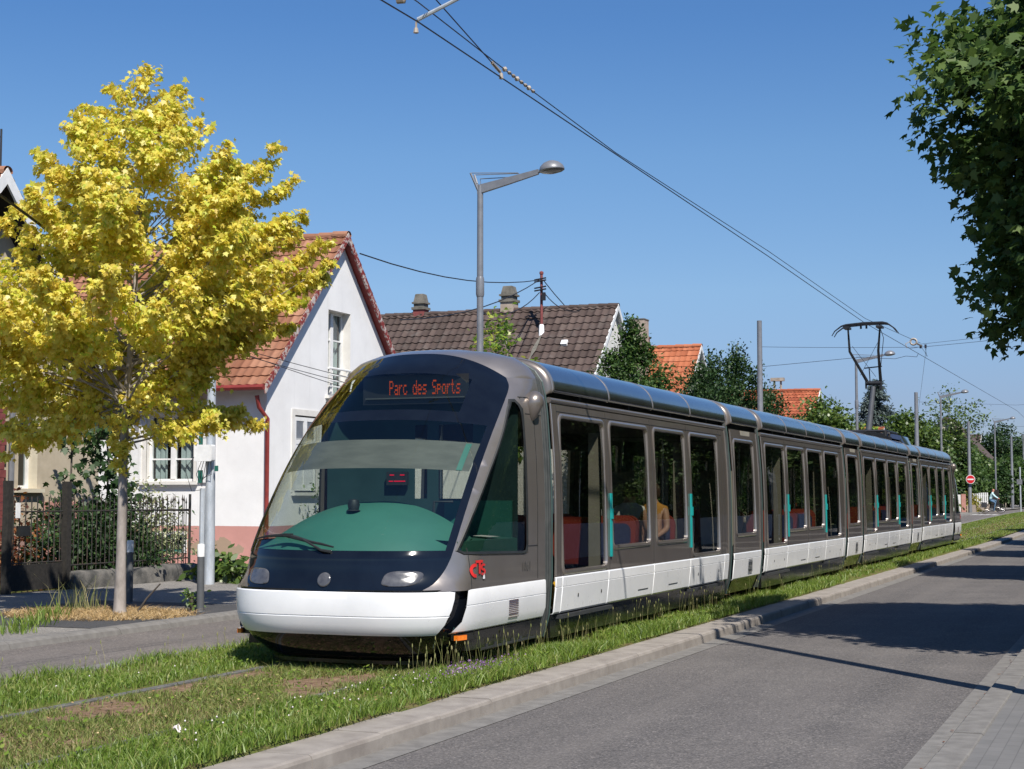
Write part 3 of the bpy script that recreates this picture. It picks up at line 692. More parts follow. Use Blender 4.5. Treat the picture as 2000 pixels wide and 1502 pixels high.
# maker's lettering and fleet number on the cab side
def text_mesh(name, body, size, m, parent, place, ext=.004, bold=0, space=1):
    cu = bpy.data.curves.new('lettering', 'FONT'); cu.body = body; cu.size = size; cu.extrude = 0; cu.offset = bold; cu.space_character = space; cu.resolution_u = 3
    ob = bpy.data.objects.new('lettering', cu); COL.objects.link(ob)
    dg = bpy.context.evaluated_depsgraph_get(); me0 = ob.evaluated_get(dg).to_mesh()
    b = MB(); b.add([place(v.co.x, v.co.y) for v in me0.vertices], [list(p.vertices) for p in me0.polygons])
    ob.evaluated_get(dg).to_mesh_clear(); bpy.data.objects.remove(ob); bpy.data.curves.remove(cu)
    o = b.build(name, m, parent, fix=False); return o
def arc_strip(b, c, r, w, a0, a1, pl, n=12, kx=1, ky=1):
    P = []
    for k in range(n + 1):
        a = R(a0 + (a1 - a0) * k / n); P.append([(c[0] + (r + s * w / 2) * math.cos(a) * kx, c[1] + (r + s * w / 2) * math.sin(a) * ky) for s in (-1, 1)])
    b.add([pl(*q) for p in P for q in p], [(2 * k, 2 * k + 1, 2 * k + 3, 2 * k + 2) for k in range(n)])
pl = lambda u, v: (SX(13.555 + u * 1.32, .845 + v * .68) + .010, 13.555 + u * 1.32, .845 + v * .68)
b = MB()
arc_strip(b, (.075, .095), .055, .034, 70, 285, pl, kx=1.0, ky=1.35)
for x0, x1, z0, z1 in ((.085, .205, .195, .232), (.130, .166, .045, .2)): b.add([pl(x0, z0), pl(x1, z0), pl(x1, z1), pl(x0, z1)], [(0, 1, 2, 3)])
arc_strip(b, (.212, .135), .030, .030, 30, 270, pl, ky=1.1); arc_strip(b, (.212, .068), .030, .030, 90, -150, pl, ky=1.1)
b.build('logo', K['red_mark'], side, fix=False)
b = MB(); b.add([pl(.205, -.03), pl(.245, -.03), pl(.235, .05), pl(.215, .05)], [(0, 1, 2, 3)]); b.build('logo_tower', K['white_mark'], side, fix=False)
text_mesh('fleet_number', '1061', .125, K['number_grey'], side, lambda u, v: (SX(14.84 + u * 1.05, .86 + v) + .006, 14.84 + u * 1.05, .86 + v), bold=.002)
b = MB()
b.lathe([(.001, -.19), (.06, -.14), (.115, 0), (.105, .07), (.05, .125), (.001, .14)], (1.16, 15.28, 2.56), 14, ax=((0, 1, 0), (1, 0, 0), (.1, .1, 1)))
b.build('camera_housing', K['taupe'], side, 60)
both(side)
# roof of the cab
def arch(t): return WS(t, 60)
def jarc(t):
    a = abs(t); P = [(x, z) for x, z in SEC if z >= 2.83] ; P = [(XS(2.83), 2.83)] + P
    xs = [p[0] for p in P][::-1]; zs = [p[1] for p in P][::-1]; X = xs[-1] * a
    return (math.copysign(X, t), J0, interp(X, xs, zs))
b = MB()
def roof_pt(t, s):
    A, B_ = Vector(arch(t)), Vector(jarc(t)); p = A.lerp(B_, s); a = abs(t)
    p.z += math.sin(min(1, s * 1.6) * math.pi / 2) * 0
    k = 1 - (1 - s) ** 2.2
    p.x = A.x + (B_.x - A.x) * k; p.z = A.z + (B_.z - A.z) * k
    return p
b.grid(roof_pt, TT, lin(0, 1, 14)); b.build('cab_roof', K['silver'], tram, 60, fix=False)
# bumper, apron and cab skirt
def plan(a, off, yc=12.87, yb=13.9, w_=1.205, n=3.4):
    return (math.copysign(abs(math.sin(a)) ** (2 / n), a) * (w_ - off), yb - (yb - yc - off) * abs(math.cos(a)) ** (2 / n))
def amax_for(x, off, n=3.4): return math.asin(min(1, (x / (1.205 - off)) ** (n / 2)))
RW = [(.732, .008, 1.145), (.722, .0, 1.15), (.66, -.004, 1.15), (.56, -.002, 1.135), (.515, .003, 1.12), (.508, .012, 1.118), (.500, .005, 1.115), (.43, .022, 1.085), (.36, .055, 1.03), (.335, .075, 1.0), (.33, .12, .95)]
b = MB(); b.grid(lambda u, i: (*plan(u * amax_for(RW[int(i)][2], RW[int(i)][1]), RW[int(i)][1]), RW[int(i)][0]), lin(-1, 1, 57), range(len(RW)))
b.build('bumper', K['white_paint'], tram, 35, fix=False)
RB = [(.75, .035), (.70, .035), (.5, .045), (.34, .085), (.25, .15), (.14, .27), (.09, .36), (.085, .5)]
b = MB()
def body_row(i):
    z, off = RB[int(i)]; P = [plan(a, off) for a in lin(-math.pi / 2, math.pi / 2, 57)]
    return [(-1.205 + off, 15.45, z)] + [(x, y, z) for x, y in P] + [(1.205 - off, 15.45, z)]
b.rings([body_row(i) for i in range(len(RB))], False); b.build('front_apron', K['gloss_black'], tram, 40)
b = MB()
for s in (0, 1):
    pass
b.rings([[(x * .80, 13.16 + (y - 12.87) * .6, z) for x, y in [plan(a, .1) for a in lin(-1.2, 1.2, 25)]] for z in (.05, .085)] , False); b.build('front_lip', K['dark_under'], tram)
SK = [(.742, -.035, 13.56), (.738, .008, 13.52), (.725, .016, 13.50), (.60, .018, 13.47), (.594, .010, 13.47), (.588, .018, 13.47), (.45, .012, 13.40), (.36, -.008, 13.30), (.345, -.03, 13.28)]
def px_(y, off):
    s = max(0, min(1, (13.9 - y) / (13.9 - 12.87 - off))); return (1.205 - off) * (1 - s ** 3.4) ** (1 / 3.4)
b = MB()
def sk(u, i):
    z, o_, ys_ = SK[int(i)]; y = ys_ + (J0 - .02 - ys_) * u ** 1.5; return (px_(y, 0) * (1 if z > .4 else .99) + o_ - .006, y, z)
b.grid(sk, lin(0, 1, 30), range(len(SK)))
cs = b.build('cab_skirt', K['white_paint'], tram, 35, fix=False)
b = MB()
for k in range(11):
    z = .415 + k * .0165; b.box(1.2195, 1.2225, 14.47, 14.72, z, z + .0055)
b.build('vent_grille', K['vent_red'], cs)
both(cs)
b = MB()
b.box(1.0, 1.165, 13.55, J0 - .05, .17, .338); b.obox((1.13, 13.55, .305), (.012, .16, 0), (.045, -.003, 0), (0, 0, .03))
b2 = MB(); b2.obox((1.162, 13.41, .305), (.014, .075, 0), (.02, -.004, 0), (0, 0, .022))
cu_ = b.build('cab_underframe', K['dark_under'], tram); b2.build('turn_signal', K['amber'], cu_)
b = MB(); b.tube([(1.15, 13.9, .16), (1.15, J0 - .2, .16)], .02, 6)
for k in range(6): b.box(1.13, 1.175, 14.0 + k * .22, 14.04 + k * .22, .15, .2)
b.build('cable_rail', K['dark_metal'], cu_); both(cu_)
# headlights set in the dark front panel
def lens(name, tc, hw, ic, hz, parent, k=4):
    b = MB(); n = 28; ring = []
    def pt(t, z, off):
        zs = [c[1] for c in CEN]; i = interp(z, zs, list(range(len(zs)))); i0 = int(i); f = i - i0
        p = Vector(WS(t, i0, off)); q = Vector(WS(t, min(i0 + 1, len(CEN) - 1), off)); return p.lerp(q, f)
    rg = []
    for s, off in ((1.06, .002), (1.0, .010), (.8, .014), (.4, .016), (.01, .016)):
        rg.append([pt(tc + hw * s * math.copysign(abs(math.cos(a)) ** (2 / k), math.cos(a)), ic + hz * s * math.copysign(abs(math.sin(a)) ** (2 / k), math.sin(a)), off) for a in lin(0, 2 * math.pi * (1 - 1 / n), n)])
    b.rings(rg, True); return b.build(name, K['lamp_lens'], parent, 60, fix=False)
lens('headlight', .715, .15, .850, .066, front_mask, 3.2); lens('headlight', -.80, .15, .850, .070, front_mask, 3.2); lens('centre_headlight', -.0, .065, .835, .064, front_mask, 2)
# wiper
def WSf(t, i, off):
    i0 = int(i); return Vector(WS(t, i0, off)).lerp(Vector(WS(t, i0 + 1, off)), i - i0)
b = MB(); b.tube([WSf(.03, 23.7, .01), WSf(-.06, 24.1, .03), WSf(-.16, 25.1, .05), WSf(-.28, 25.9, .05)], [.016, .013, .011, .010], 6)
wiper = b.build('wiper', K['rubber'], tram, 40)
b = MB(); b.tube([WSf(t, i, .028) for t, i in ((-.93, 25.9), (-.78, 26.25), (-.63, 26.35), (-.5, 26.4), (-.37, 26.1), (-.2, 25.5), (-.08, 25.2), (.05, 24.7))], [.007, .011, .014, .018, .020, .014, .012, .008], 6); b.obox(WSf(-.45, 26.45, .05), (.045, 0, 0), (0, .014, 0), (0, 0, .014)); b.build('wiper_blade', K['rubber'], wiper, 40)
# destination display (five by seven dots)
F5 = {'P': '1E11111E101010', 'a': '00000E010F110F', 'r': '00001618101010', 'c': '00000E1010110E', 'd': '01010D1311110F', 'e': '00000E111F100E', 's': '00000F100E011E', 'S': '0F10100E01011E', 'p': '00001E111E1010', 'o': '00000E1111110E', 't': '08081C0808090 6'.replace(' ', ''), ' ': '0' * 14}
def ws_at(x, z, off):
    zs = [c[1] for c in CEN]; i = interp(z, zs, list(range(len(zs)))); i0 = int(i); i1 = min(i0 + 1, len(CEN) - 1)
    def one(j): return Vector(WS(max(-1, min(1, x / EDG[j][0])), j, off))
    return one(i0).lerp(one(i1), i - i0)
DY = 14.66
dd = MB(); dd.grid(lambda u, v: (u, DY, v), (-.50, .70), (2.55, 2.85)); disp = dd.build('destination_display', K['led_back'], tram)
b = MB(); b.box(-.46, .66, DY - .03, DY - .005, 2.605, 2.618); b.build('display_sill', K['in_grey'], disp)
dg = MB(); dg.grid(lambda t, i: WS(t, int(i)), DTT, range(DI0, DI1 + 1)); dg.build('display_glass', K['glass_front'], disp, 40, fix=False)
b = MB(); txt = 'Parc des Sports'; cx = -.19; dot = .0093
for ch in txt:
    rows = [int(F5[ch][2 * i:2 * i + 2], 16) for i in range(7)]
    for j, rw in enumerate(rows):
        for i in range(5):
            if rw >> (4 - i) & 1:
                x = cx + i * dot; z = 2.785 - j * .0215
                b.add([(x + sx * dot * .40, DY - .006, z + sz * .0085) for sx, sz in ((-1, -1), (1, -1), (1, 1), (-1, 1))], [(0, 1, 2, 3)])
    cx += dot * (5.9 if ch != 'r' else 5.2)
b.build('display_text', K['led'], disp, fix=False)
# inside the cab: dashboard, blind, bulkhead
b = MB()
def dashp(u, v):
    t = u; z = 1.10 + (.42 * (1 - abs(t + .03) ** 2.1)) * math.sin(v * math.pi / 2) ** .8 + .10 * max(0, t) * v + .03 * v
    yc, _ = CEN[24]; xe, ye, _ = EDG[24]
    y0 = yc + (ye - yc) * abs(t) ** 2.5 + .04; return (t * (xe - .03), y0 + (13.95 - y0) * v, z)
b.grid(dashp, lin(-1, 1, 41), lin(0, 1, 14)); b.grid(lambda u, v: (*dashp(u, 1)[:2], dashp(u, 1)[2] - v * (dashp(u, 1)[2] - .5)), lin(-1, 1, 41), lin(0, 1, 3))
dash = b.build('dashboard', K['dash'], tram, 50)
b = MB(); c0 = Vector(dashp(-.02, .55)); b.lathe([(.001, .085), (.045, .075), (.06, .03), (.05, -.02), (.07, -.03)], c0 + Vector((0, 0, .04)), 14); b.build('dash_knob', K['rubber'], dash, 40)
b = MB()
b.grid(lambda u, v: (1.09, 13.5 + 1.5 * u, 1.03 + .15 * v), lin(0, 1, 3), lin(0, 1, 2)); b.grid(lambda u, v: (1.09 - .3 * v, 13.5 + 1.5 * u, 1.18 + .02 * v), lin(0, 1, 3), lin(0, 1, 2))
sd = b.build('side_ledge', K['dash'], tram)
b = MB(); b.add([(1.06, 14.35, 1.205), (1.06, 14.62, 1.205), (.84, 14.66, 1.215), (.84, 14.40, 1.215)], [(0, 1, 2, 3)]); b.build('paper', K['white_mark'], sd); both(sd)
b = MB(); zb = [c[1] for c in CEN]
b.grid(lambda u, v: ws_at(u, 1.91 + v * .25, -.035), lin(-1.0, 1.0, 36), lin(0, 1, 6)); b.grid(lambda u, v: ws_at(u, 1.875 + v * .04, -.028), lin(-1.0, 1.0, 36), lin(0, 1, 2)); vis = b.build('sun_blind', K['visor'], tram, 60, fix=False)
b = MB(); b.grid(lambda u, v: ws_at(.90 + u * .045 + v * -.0, 1.88 + v * .27, -.02), lin(0, 1, 3), lin(0, 1, 5)); b.build('blind_cord_cover', K['cab_green'], vis, fix=False)
b = MB(); panel(b, [(-1.1, .4), (1.1, .4), (1.1, 2.5), (.95, 2.72), (-.95, 2.72), (-1.1, 2.5)], [[(-.06, 1.58), (.08, 1.58), (.08, 2.35), (-.06, 2.35)], [(.21, 1.58), (.60, 1.58), (.60, 2.35), (.21, 2.35)]], lambda a, c: (a, 15.0, c), .5)
b.build('cab_bulkhead_panel', K['cab_in'], tram); b = MB(); b.box(-1.1, 1.1, 13.4, 15.5, .36, .40)
cb = b.build('cab_bulkhead', K['cab_in'], tram)
b = MB(); b.box(.3, 1.05, 14.95, 14.975, .9, 1.56); b.build('bulkhead_panel', K['cab_green'], cb)
b = MB(); b.box(-.36, -.12, 14.93, 14.97, 1.72, 1.86); ck = b.build('clock', K['rubber'], cb)
b = MB()
for x0, z0 in ((-.32, 1.82), (-.20, 1.82), (-.33, 1.755), (-.27, 1.755), (-.22, 1.755), (-.19, 1.755)): b.box(x0, x0 + .05, 14.925, 14.929, z0, z0 + .012)
b.build('clock_digits', K['led_red'], ck)
b = MB(); b.rings([[(x, y, z) for x, y in ((.1, 14.35), (.55, 14.35), (.55, 14.45), (.1, 14.45))] for z in (.8, 1.0)], True, True); b.tube([(.3, 14.2, .45), (.3, 14.2, .85)], .05, 8); b.box(.1, .55, 13.95, 14.4, .82, .9); b.build('driver_seat', K['seat_blue'], tram)
b = MB(); b.tube([(.62, 13.95, 1.2), (.62, 14.0, 1.55), (.8, 14.05, 1.55)], .015, 6); b.build('driver_console', K['rubber'], tram)
cabparts = [o for o in bpy.data.objects if o.parent == tram]
for o in cabparts:
    if o.name.split('.')[0] in ('cab_side', 'cab_roof', 'windscreen', 'front_panel', 'bumper', 'front_apron', 'cab_skirt', 'cab_underframe', 'front_lip', 'cab_bulkhead'):
        c = rear(o)
        if o.scale.x < 0: c.scale.x = -1

# ---- passenger modules
CY, CL, SYO, SL, PER = 15.80, 7.60, 7.86, 1.86, 9.95
def frame_ring(mb, a0, a1, b0, b1, r=.07, y0=0., big=1.0):
    L = []
    for grow, out in ((.045, .0), (.034, .013), (.012, .017), (-.006, .012), (-.014, -.03)):
        P = rrect(a0 - grow, a1 + grow, b0 - grow, b1 + grow, max(.012, r + grow)); L.append([(XS(z) + out, y0 + y, z) for y, z in P])
    mb.rings(L, True); return mb
def pane(a0, a1, b0, b1, y0, parent, name='pane'):
    b = MB(); panel(b, rrect(a0 - .005, a1 + .005, b0 - .005, b1 + .005, .07), [], lambda a, c: (XS(c) - .014, y0 + a, c), .35); return b.build(name, K['glass_side'], parent, 40)
DOORS = [(.27, 1.76, .80, 2.46), (5.53, 7.03, .80, 2.46)]; WINS = [(1.99, 3.50, 1.02, 2.46), (3.80, 5.24, 1.02, 2.46)]
def skirt(mb, spans, y0, zt=.745, zb=.352):
    P = [(-.03, zt), (.004, zt), (.014, zt - .012), (.018, .640), (.011, .634), (.018, .628), (.010, zb + .02), (-.006, zb), (-.04, zb)]
    for a, c in spans:
        rg = []
        for y, k in ((a, .012), (a + .008, 0), (c - .008, 0), (c, .012)): rg.append([(XS(z) + x - k, y0 + y, z) for x, z in P])
        mb.rings(rg, False)
    return mb
def roofshell(mb, y0, y1, lip=2.715):
    O = [(1.118, lip), (1.158, lip + .008), (1.172, lip + .045), (1.150, lip + .15), (1.09, lip + .245), (.98, lip + .325), (.81, lip + .378), (.5, lip + .415), (.2, lip + .432), (0, lip + .435)]
    P = O + [(-x, z) for x, z in O[-2::-1]]
    P = [(p[0], p[1]) for p in spline(P, 3)]
    mb.rings([[(x, y, z) for x, z in P] for y in (y0, y0 + .006, y1 - .006, y1)], False); return mb, P
car_parts = []
y0 = CY
b = MB(); panel(b, [(0, .70), (CL, .70), (CL, 2.60), (0, 2.60)], [rrect(*h, .07) for h in DOORS + WINS], lambda a, c: (XS(c), y0 + a, c), .22)
wall = b.build('side_wall', K['taupe'], tram, 40)
b = MB()
b.tube([(1.125, y0 + .02, 2.635), (1.125, y0 + CL - .02, 2.635)], .032, 10); b.box(1.0, 1.10, y0 + .02, y0 + CL - .02, 2.58, 2.62)
b.build('drip_rail', K['silver'], wall, 40)
b = MB(); b.box(.95, 1.055, y0 + .03, y0 + CL - .03, 2.60, 2.76)
for k in range(4): b.box(1.05, 1.12, y0 + 1.85 * (k + .5) + .1, y0 + 1.85 * (k + .5) + .16, 2.655, 2.73)
b.build('roof_slot', K['rubber'], wall)
for yy in (.20, 1.875, 3.66, 5.385, 7.17, 7.34): MB().tube([(XS(z) - .001, y0 + yy, z) for z in lin(.755, 2.58, 12)], .0045, 5).build('panel_joint', K['rubber'], wall)
MB().tube([(XS(2.52) - .001, y0 + .2, 2.52), (XS(2.52) - .001, y0 + 7.34, 2.52)], .0045, 5).build('panel_joint', K['rubber'], wall)
for yy in (.035, CL - .05): MB().tube([(XS(z) + .001, y0 + yy, z) for z in lin(.755, 2.6, 12)], .010, 6).build('corner_trim', K['silver'], wall)
car_parts.append(wall)
for h in WINS:
    f = frame_ring(MB(), *h, y0=y0).build('window_frame', K['silver'], tram, 50); pane(*h, y0, f); car_parts.append(f)
for h, hy in ((DOORS[0], 1.90), (DOORS[1], 5.43)):
    f = frame_ring(MB(), *h, y0=y0).build('door_frame', K['silver'], tram, 50); pane(*h, y0, f, 'door_pane')
    b = MB(); zc = 1.27; b.rings([[(XS(z) + dx, y0 + hy + dy, z) for dx, dy in ((.0, -.026), (.022, -.024), (.022, .024), (0, .026))] for z in (.90, 1.64)], True, True)
    b.box(XS(1.4) + .0, XS(1.4) + .034, y0 + hy - .026, y0 + hy + .026, 1.34, 1.46); b.build('handle_strip', K['turquoise'], f); car_parts.append(f)
sk_ = skirt(MB(), [(.03, .225), (.235, 1.80), (1.81, 3.64), (3.65, 5.37), (5.38, 7.27), (7.28, 7.55)], y0).build('skirt', K['white_paint'], tram, 35)
b = MB()
for yy in (3.0, 4.35): b.box(XS(.46) + .0135, XS(.46) + .0165, y0 + yy, y0 + yy + .42, .446, .454)
for yy in (.75, 1.55, 5.8, 6.95): b.box(XS(.5) + .014, XS(.5) + .018, y0 + yy, y0 + yy + .03, .50, .545)
b.build('skirt_slot', K['rubber'], sk_); car_parts.append(sk_)
b = MB(); b.box(.9, 1.13, y0 + .05, y0 + CL - .05, .10, .36); un = b.build('underframe', K['dark_under'], tram)
for a, c in ((.2, 1.95), (5.4, 7.2)): MB().box(1.1, 1.205, y0 + a, y0 + c, .295, .335).build('door_step', K['dark_metal'], un)
for yc_ in (.95, 6.6):
    b = MB(); b.lathe([(.01, -.06), (.26, -.06), (.28, -.02), (.28, .02), (.27, .03)], (.78, y0 + yc_, .28), 20, ax=((0, 1, 0), (0, 0, 1), (1, 0, 0))); b.build('wheel', K['dark_metal'], un)
car_parts.append(un)
mir = [both(o) for o in car_parts]; car_parts += mir
b, RP = roofshell(MB(), y0 + .06, y0 + CL - .06); rf = b.build('roof', K['roof_metal'], tram, 40)
def roof_ends(parent, ya, yb):
    for y, d in ((ya, -1), (yb, 1)):
        MB().rings([[(x * k, y + d * dy, z - dz) for x, z in RP] for k, dy, dz in ((.995, 0, .004), (.985, .03, .012), (.955, .055, .035), (.90, .06, .08))], False).build('roof_end', K['taupe'], parent, 40)
roof_ends(rf, y0 + .06, y0 + CL - .06)
for yy in (.06, 1.96, 3.75, 5.55, 7.54):
    b = MB()
    q = [[(x * 1.004, y0 + yy + dy, z + .004) for x, z in RP] for dy in (-.016, .016)]; q0 = [[(x * .99, y0 + yy + dy, z - .006) for x, z in RP] for dy in (-.02, .02)]
    b.rings([q0[0], q[0], q[1], q0[1]], False); b.build('roof_joint', K['silver'], rf, 40)
car_parts.append(rf)
b = MB(); b.box(-1.1, 1.1, y0 + .02, y0 + CL - .02, .34, .37); fl = b.build('cabin_floor', K['in_floor'], tram); car_parts.append(fl)
b = MB(); b.box(-1.09, 1.09, y0 + .02, y0 + CL - .02, 2.52, 2.55); b.box(-1.1, -.98, y0, y0 + CL, 2.3, 2.55); b.box(.98, 1.1, y0, y0 + CL, 2.47, 2.56); cl = b.build('cabin_ceiling', K['in_grey'], tram); car_parts.append(cl)
for s in (-1, 1):
    for yy in (1.80, 5.40): car_parts.append(MB().box(s * 1.10 if s < 0 else .96, s * .96 if s < 0 else 1.10, y0 + yy, y0 + yy + .06, .37, 2.35).build('door_partition', K['in_beige'], tram))
    for yy in (.95, 3.6, 6.3): car_parts.append(MB().tube([(s * .55, y0 + yy, .37), (s * .55, y0 + yy, 2.5)], .018, 8).build('grab_pole', K['steel'], tram, 40))
def seat(y, s, d, parent_list):
    b = MB(); x0, x1 = (.42, 1.02) if s > 0 else (-1.02, -.42); ox = lambda x: x
    P = rrect(x0, x1, .80, 1.36, .16)
    b.rings([[(x, y + d * (.0 + (z - .8) * -.14), z) for x, z in P], [(x, y + d * (.05 + (z - .8) * -.14), z) for x, z in P]], True, True)
    b.rings([[(x0 + .02, y + d * .05, z), (x1 - .02, y + d * .05, z), (x1 - .02, y + d * .48, z), (x0 + .02, y + d * .48, z)] for z in (.78, .85)], True, True)
    o = b.build('seat', K['seat_red'], tram, 40)
    b = MB(); P = rrect(x0 + .06, x1 - .06, .86, 1.26, .1); b.rings([[(x, y + d * (.055 + (z - .8) * -.14), z) for x, z in P], [(x, y + d * (.075 + (z - .8) * -.14), z) for x, z in P]], True, True); b.box(x0 + .06, x1 - .06, min(y + d * .1, y + d * .46), max(y + d * .1, y + d * .46), .85, .88); b.build('cushion', K['seat_blue'], o, 40)
    b = MB(); b.box((x0 + x1) / 2 - .06, (x0 + x1) / 2 + .06, y + d * .2 - .05, y + d * .2 + .05, .37, .79); b.build('seat_base', K['dark_metal'], o)
    parent_list.append(o)
for yy, d in ((2.05, 1), (3.45, -1), (3.72, 1), (5.25, -1)):
    for s in (-1, 1): seat(y0 + yy, s, d, car_parts)
# small articulation module
sm = []; y1 = CY + SYO
SW = (.22, 1.50, 1.02, 2.46)
b = MB(); panel(b, [(0, .70), (SL, .70), (SL, 2.64), (0, 2.64)], [rrect(*SW, .07)], lambda a, c: (XS(c), y1 + a, c), .22); swl = b.build('side_wall', K['taupe'], tram, 40)
b = MB(); b.box(XS(2.6) - .02, XS(2.6) + .004, y1 + .75, y1 + 1.35, 2.545, 2.635); b.build('side_lamp', K['in_beige'], swl)
b = MB(); b.box(.95, 1.055, y1 + .03, y1 + SL - .03, 2.62, 2.76); b.build('roof_slot', K['rubber'], swl)
for yy in (.06, SL - .08): MB().tube([(XS(z) + .001, y1 + yy, z) for z in lin(.755, 2.62, 12)], .009, 6).build('corner_trim', K['silver'], swl)
sm.append(swl)
f = frame_ring(MB(), *SW, y0=y1).build('window_frame', K['silver'], tram, 50); pane(*SW, y1, f); sm.append(f)
s2 = skirt(MB(), [(.02, SL - .02)], y1, .735, .33).build('skirt', K['white_paint'], tram, 35)
b = MB()
for k in range(11): b.box(1.203, 1.2085, y1 + .95, y1 + 1.22, .42 + k * .019, .426 + k * .019)
b.build('vent_grille', K['rubber'], s2); sm.append(s2)
b = MB(); b.prism([(1.15, y1 + .1, .34), (1.06, y1 + .1, .12), (-1.06, y1 + .1, .12), (-1.15, y1 + .1, .34)], (0, SL - .2, 0)); u2 = b.build('underframe', K['dark_under'], tram); sm.append(u2)
sm += [both(o) for o in (swl, f, s2)]
b, _ = roofshell(MB(), y1 + .04, y1 + SL - .04); r2 = b.build('roof', K['roof_metal'], tram, 40); roof_ends(r2, y1 + .04, y1 + SL - .04)
for yy in (.05, SL - .05):
    b = MB(); b.rings([[(x * k, y1 + yy + dy, z + dz) for x, z in RP] for k, dy, dz in ((.99, -.02, -.006), (1.004, -.016, .004), (1.004, .016, .004), (.99, .02, -.006))], False); b.build('roof_joint', K['silver'], r2, 40)
sm.append(r2)
b = MB(); b.box(-1.1, 1.1, y1, y1 + SL, .34, .37); sm.append(b.build('cabin_floor', K['in_floor'], tram))
b = MB(); b.box(-1.09, 1.09, y1, y1 + SL, 2.52, 2.55); sm.append(b.build('cabin_ceiling', K['in_grey'], tram))
for s in (-1, 1): sm.append(MB().box(min(s * .55, s * 1.08), max(s * .55, s * 1.08), y1 + .5, y1 + .56, .37, 2.0).build('articulation_panel', K['in_beige'], tram))
# bellows
def bellows(ya, yb):
    b = MB(); L = yb - ya; rg = []
    for u, k in ((0, .02), (.06, .045), (.10, .07), (.16, .03), (.24, .025), (.28, .08), (.38, .035), (.44, .03), (.50, .09), (.56, .03), (.68, .025), (.72, .08), (.8, .03), (.9, .03), (.93, .065), (1, .03)): rg.append(secring(ya + L * u, k))
    b.rings(rg, False); o = b.build('bellows', K['bellows'], tram, 35)
    for u in (.10, .94): MB().tube([(x, y, z) for x, y, z in secring(ya + L * u, .028)], .010, 5).build('bellows_seal', K['seal_green'], o)
    return o
bw = [bellows(J0 - .01, CY + .02)]
bA = bellows(CY + CL - .02, CY + SYO + .02); bB = bellows(CY + SYO + SL - .02, CY + PER + .02)
car_parts.append(bA)
for k in (1, 2, 3):
    for o in car_parts:
        if k == 3 and o is bA: continue
        c = o.copy(); COL.objects.link(c); c.location.y += PER * k; ORG[c.name] = org(o)
        for ch in kids(o):
            d = ch.copy(); COL.objects.link(d); d.parent = c; ORG[d.name] = org(ch)
for k in (1, 2):
    for o in sm + [bB]:
        c = o.copy(); COL.objects.link(c); c.location.y += PER * k; ORG[c.name] = org(o)
        for ch in kids(o):
            d = ch.copy(); COL.objects.link(d); d.parent = c; ORG[d.name] = org(ch)
rear(bw[0])
# ---- roof equipment and pantograph
b = MB(); yF = CY + 2 * PER + SYO
P = [(1.1, 2.86), (1.02, 3.04), (.92, 3.25), (.7, 3.30), (-.7, 3.30), (-.92, 3.25), (-1.02, 3.04), (-1.1, 2.86)]
b.rings([[(x * k, y, z - dz) for x, z in P] for y, k, dz in ((yF - .02, .98, .12), (yF + .12, 1, 0), (yF + SL - .5, 1, 0), (yF + SL + .05, .98, .17))], False, False); fg = b.build('roof_fairing', K['roof_metal'], tram, 30)
b = MB(); b.box(-.75, .75, yF - 5.0, yF - .4, 3.10, 3.19); b.box(-.6, .6, yF - 2.2, yF - .5, 3.18, 3.27); b.build('roof_equipment_box', K['arm_black'], tram)
pY = 43.9
b = MB()
for x in (-.6, .6): b.tube([(x, pY - .9, 3.36), (x, pY + 1.2, 3.36)], .04, 8)
for y in (pY - .9, pY + 1.2): b.tube([(-.62, y, 3.36), (.62, y, 3.36)], .04, 8)
for x in (-.6, .6):
    for y in (pY - .9, pY + 1.2): b.tube([(x, y, 3.08), (x, y, 3.36)], [.06, .045], 8)
b.box(-.25, .25, pY - .1, pY + .5, 3.14, 3.40)
pan = b.build('pantograph', K['arm_black'], tram, 40)
E0 = Vector((0.12, pY + .3, 4.74))
b = MB(); b.tube([(0, pY + .1, 3.38), E0 - Vector((0, 0, .1))], [.085, .065], 10); b.build('lower_arm', K['pole_dark'], pan, 40)
b = MB(); b.tube([E0 + Vector((-.2, 0, 0)), E0 + Vector((.2, 0, 0))], .06, 10); b.tube([E0 + Vector((-.2, .0, .1)), E0 + Vector((-.2, 0, -.15))], .03, 6); b.tube([E0 + Vector((.2, .0, .12)), E0 + Vector((.2, 0, -.18))], .04, 6)
b.tube([E0 + Vector((-.17, 0, .05)), Vector((-.45, pY - .1, 5.6)), Vector((-.47, pY - .2, 6.24))], [.045, .035, .024], 8); b.tube([E0 + Vector((.2, 0, .05)), Vector((.33, pY - .1, 5.6)), Vector((.40, pY - .2, 6.24))], [.045, .035, .024], 8)
b.tube([E0 + Vector((-.24, 0, .42)), E0 + Vector((.24, 0, .46))], .018, 6); b.tube([E0 + Vector((-.09, 0, .05)), E0 + Vector((-.11, 0, .42))], .016, 6)
b.tube([(-.38, pY - .1, 5.75), (.22, pY + .1, 4.9)], .006, 4); b.tube([(.36, pY - .1, 5.9), (-.2, pY + .1, 4.95)], .006, 4)
b.tube([(.40, pY - .12, 6.2), (.47, pY - .05, 5.95), (.40, pY, 5.4), (.36, pY + .05, 5.1)], .010, 5); b.build('upper_arm', K['arm_black'], pan, 40)
b = MB()
for dy in (-.2, .15):
    b.tube([(-.88, pY - .2 + dy, 6.02), (-.80, pY - .2 + dy, 6.15), (-.62, pY - .2 + dy, 6.28), (-.5, pY - .2 + dy, 6.31), (.0, pY - .2 + dy, 6.345), (.5, pY - .2 + dy, 6.345), (.62, pY - .2 + dy, 6.32), (.78, pY - .2 + dy, 6.2), (.88, pY - .2 + dy, 6.07)], [.012, .016, .022, .03, .032, .03, .022, .016, .012], 6)
for x in (-.47, .42): b.box(x - .1, x + .06, pY - .42, pY, 6.21, 6.27)
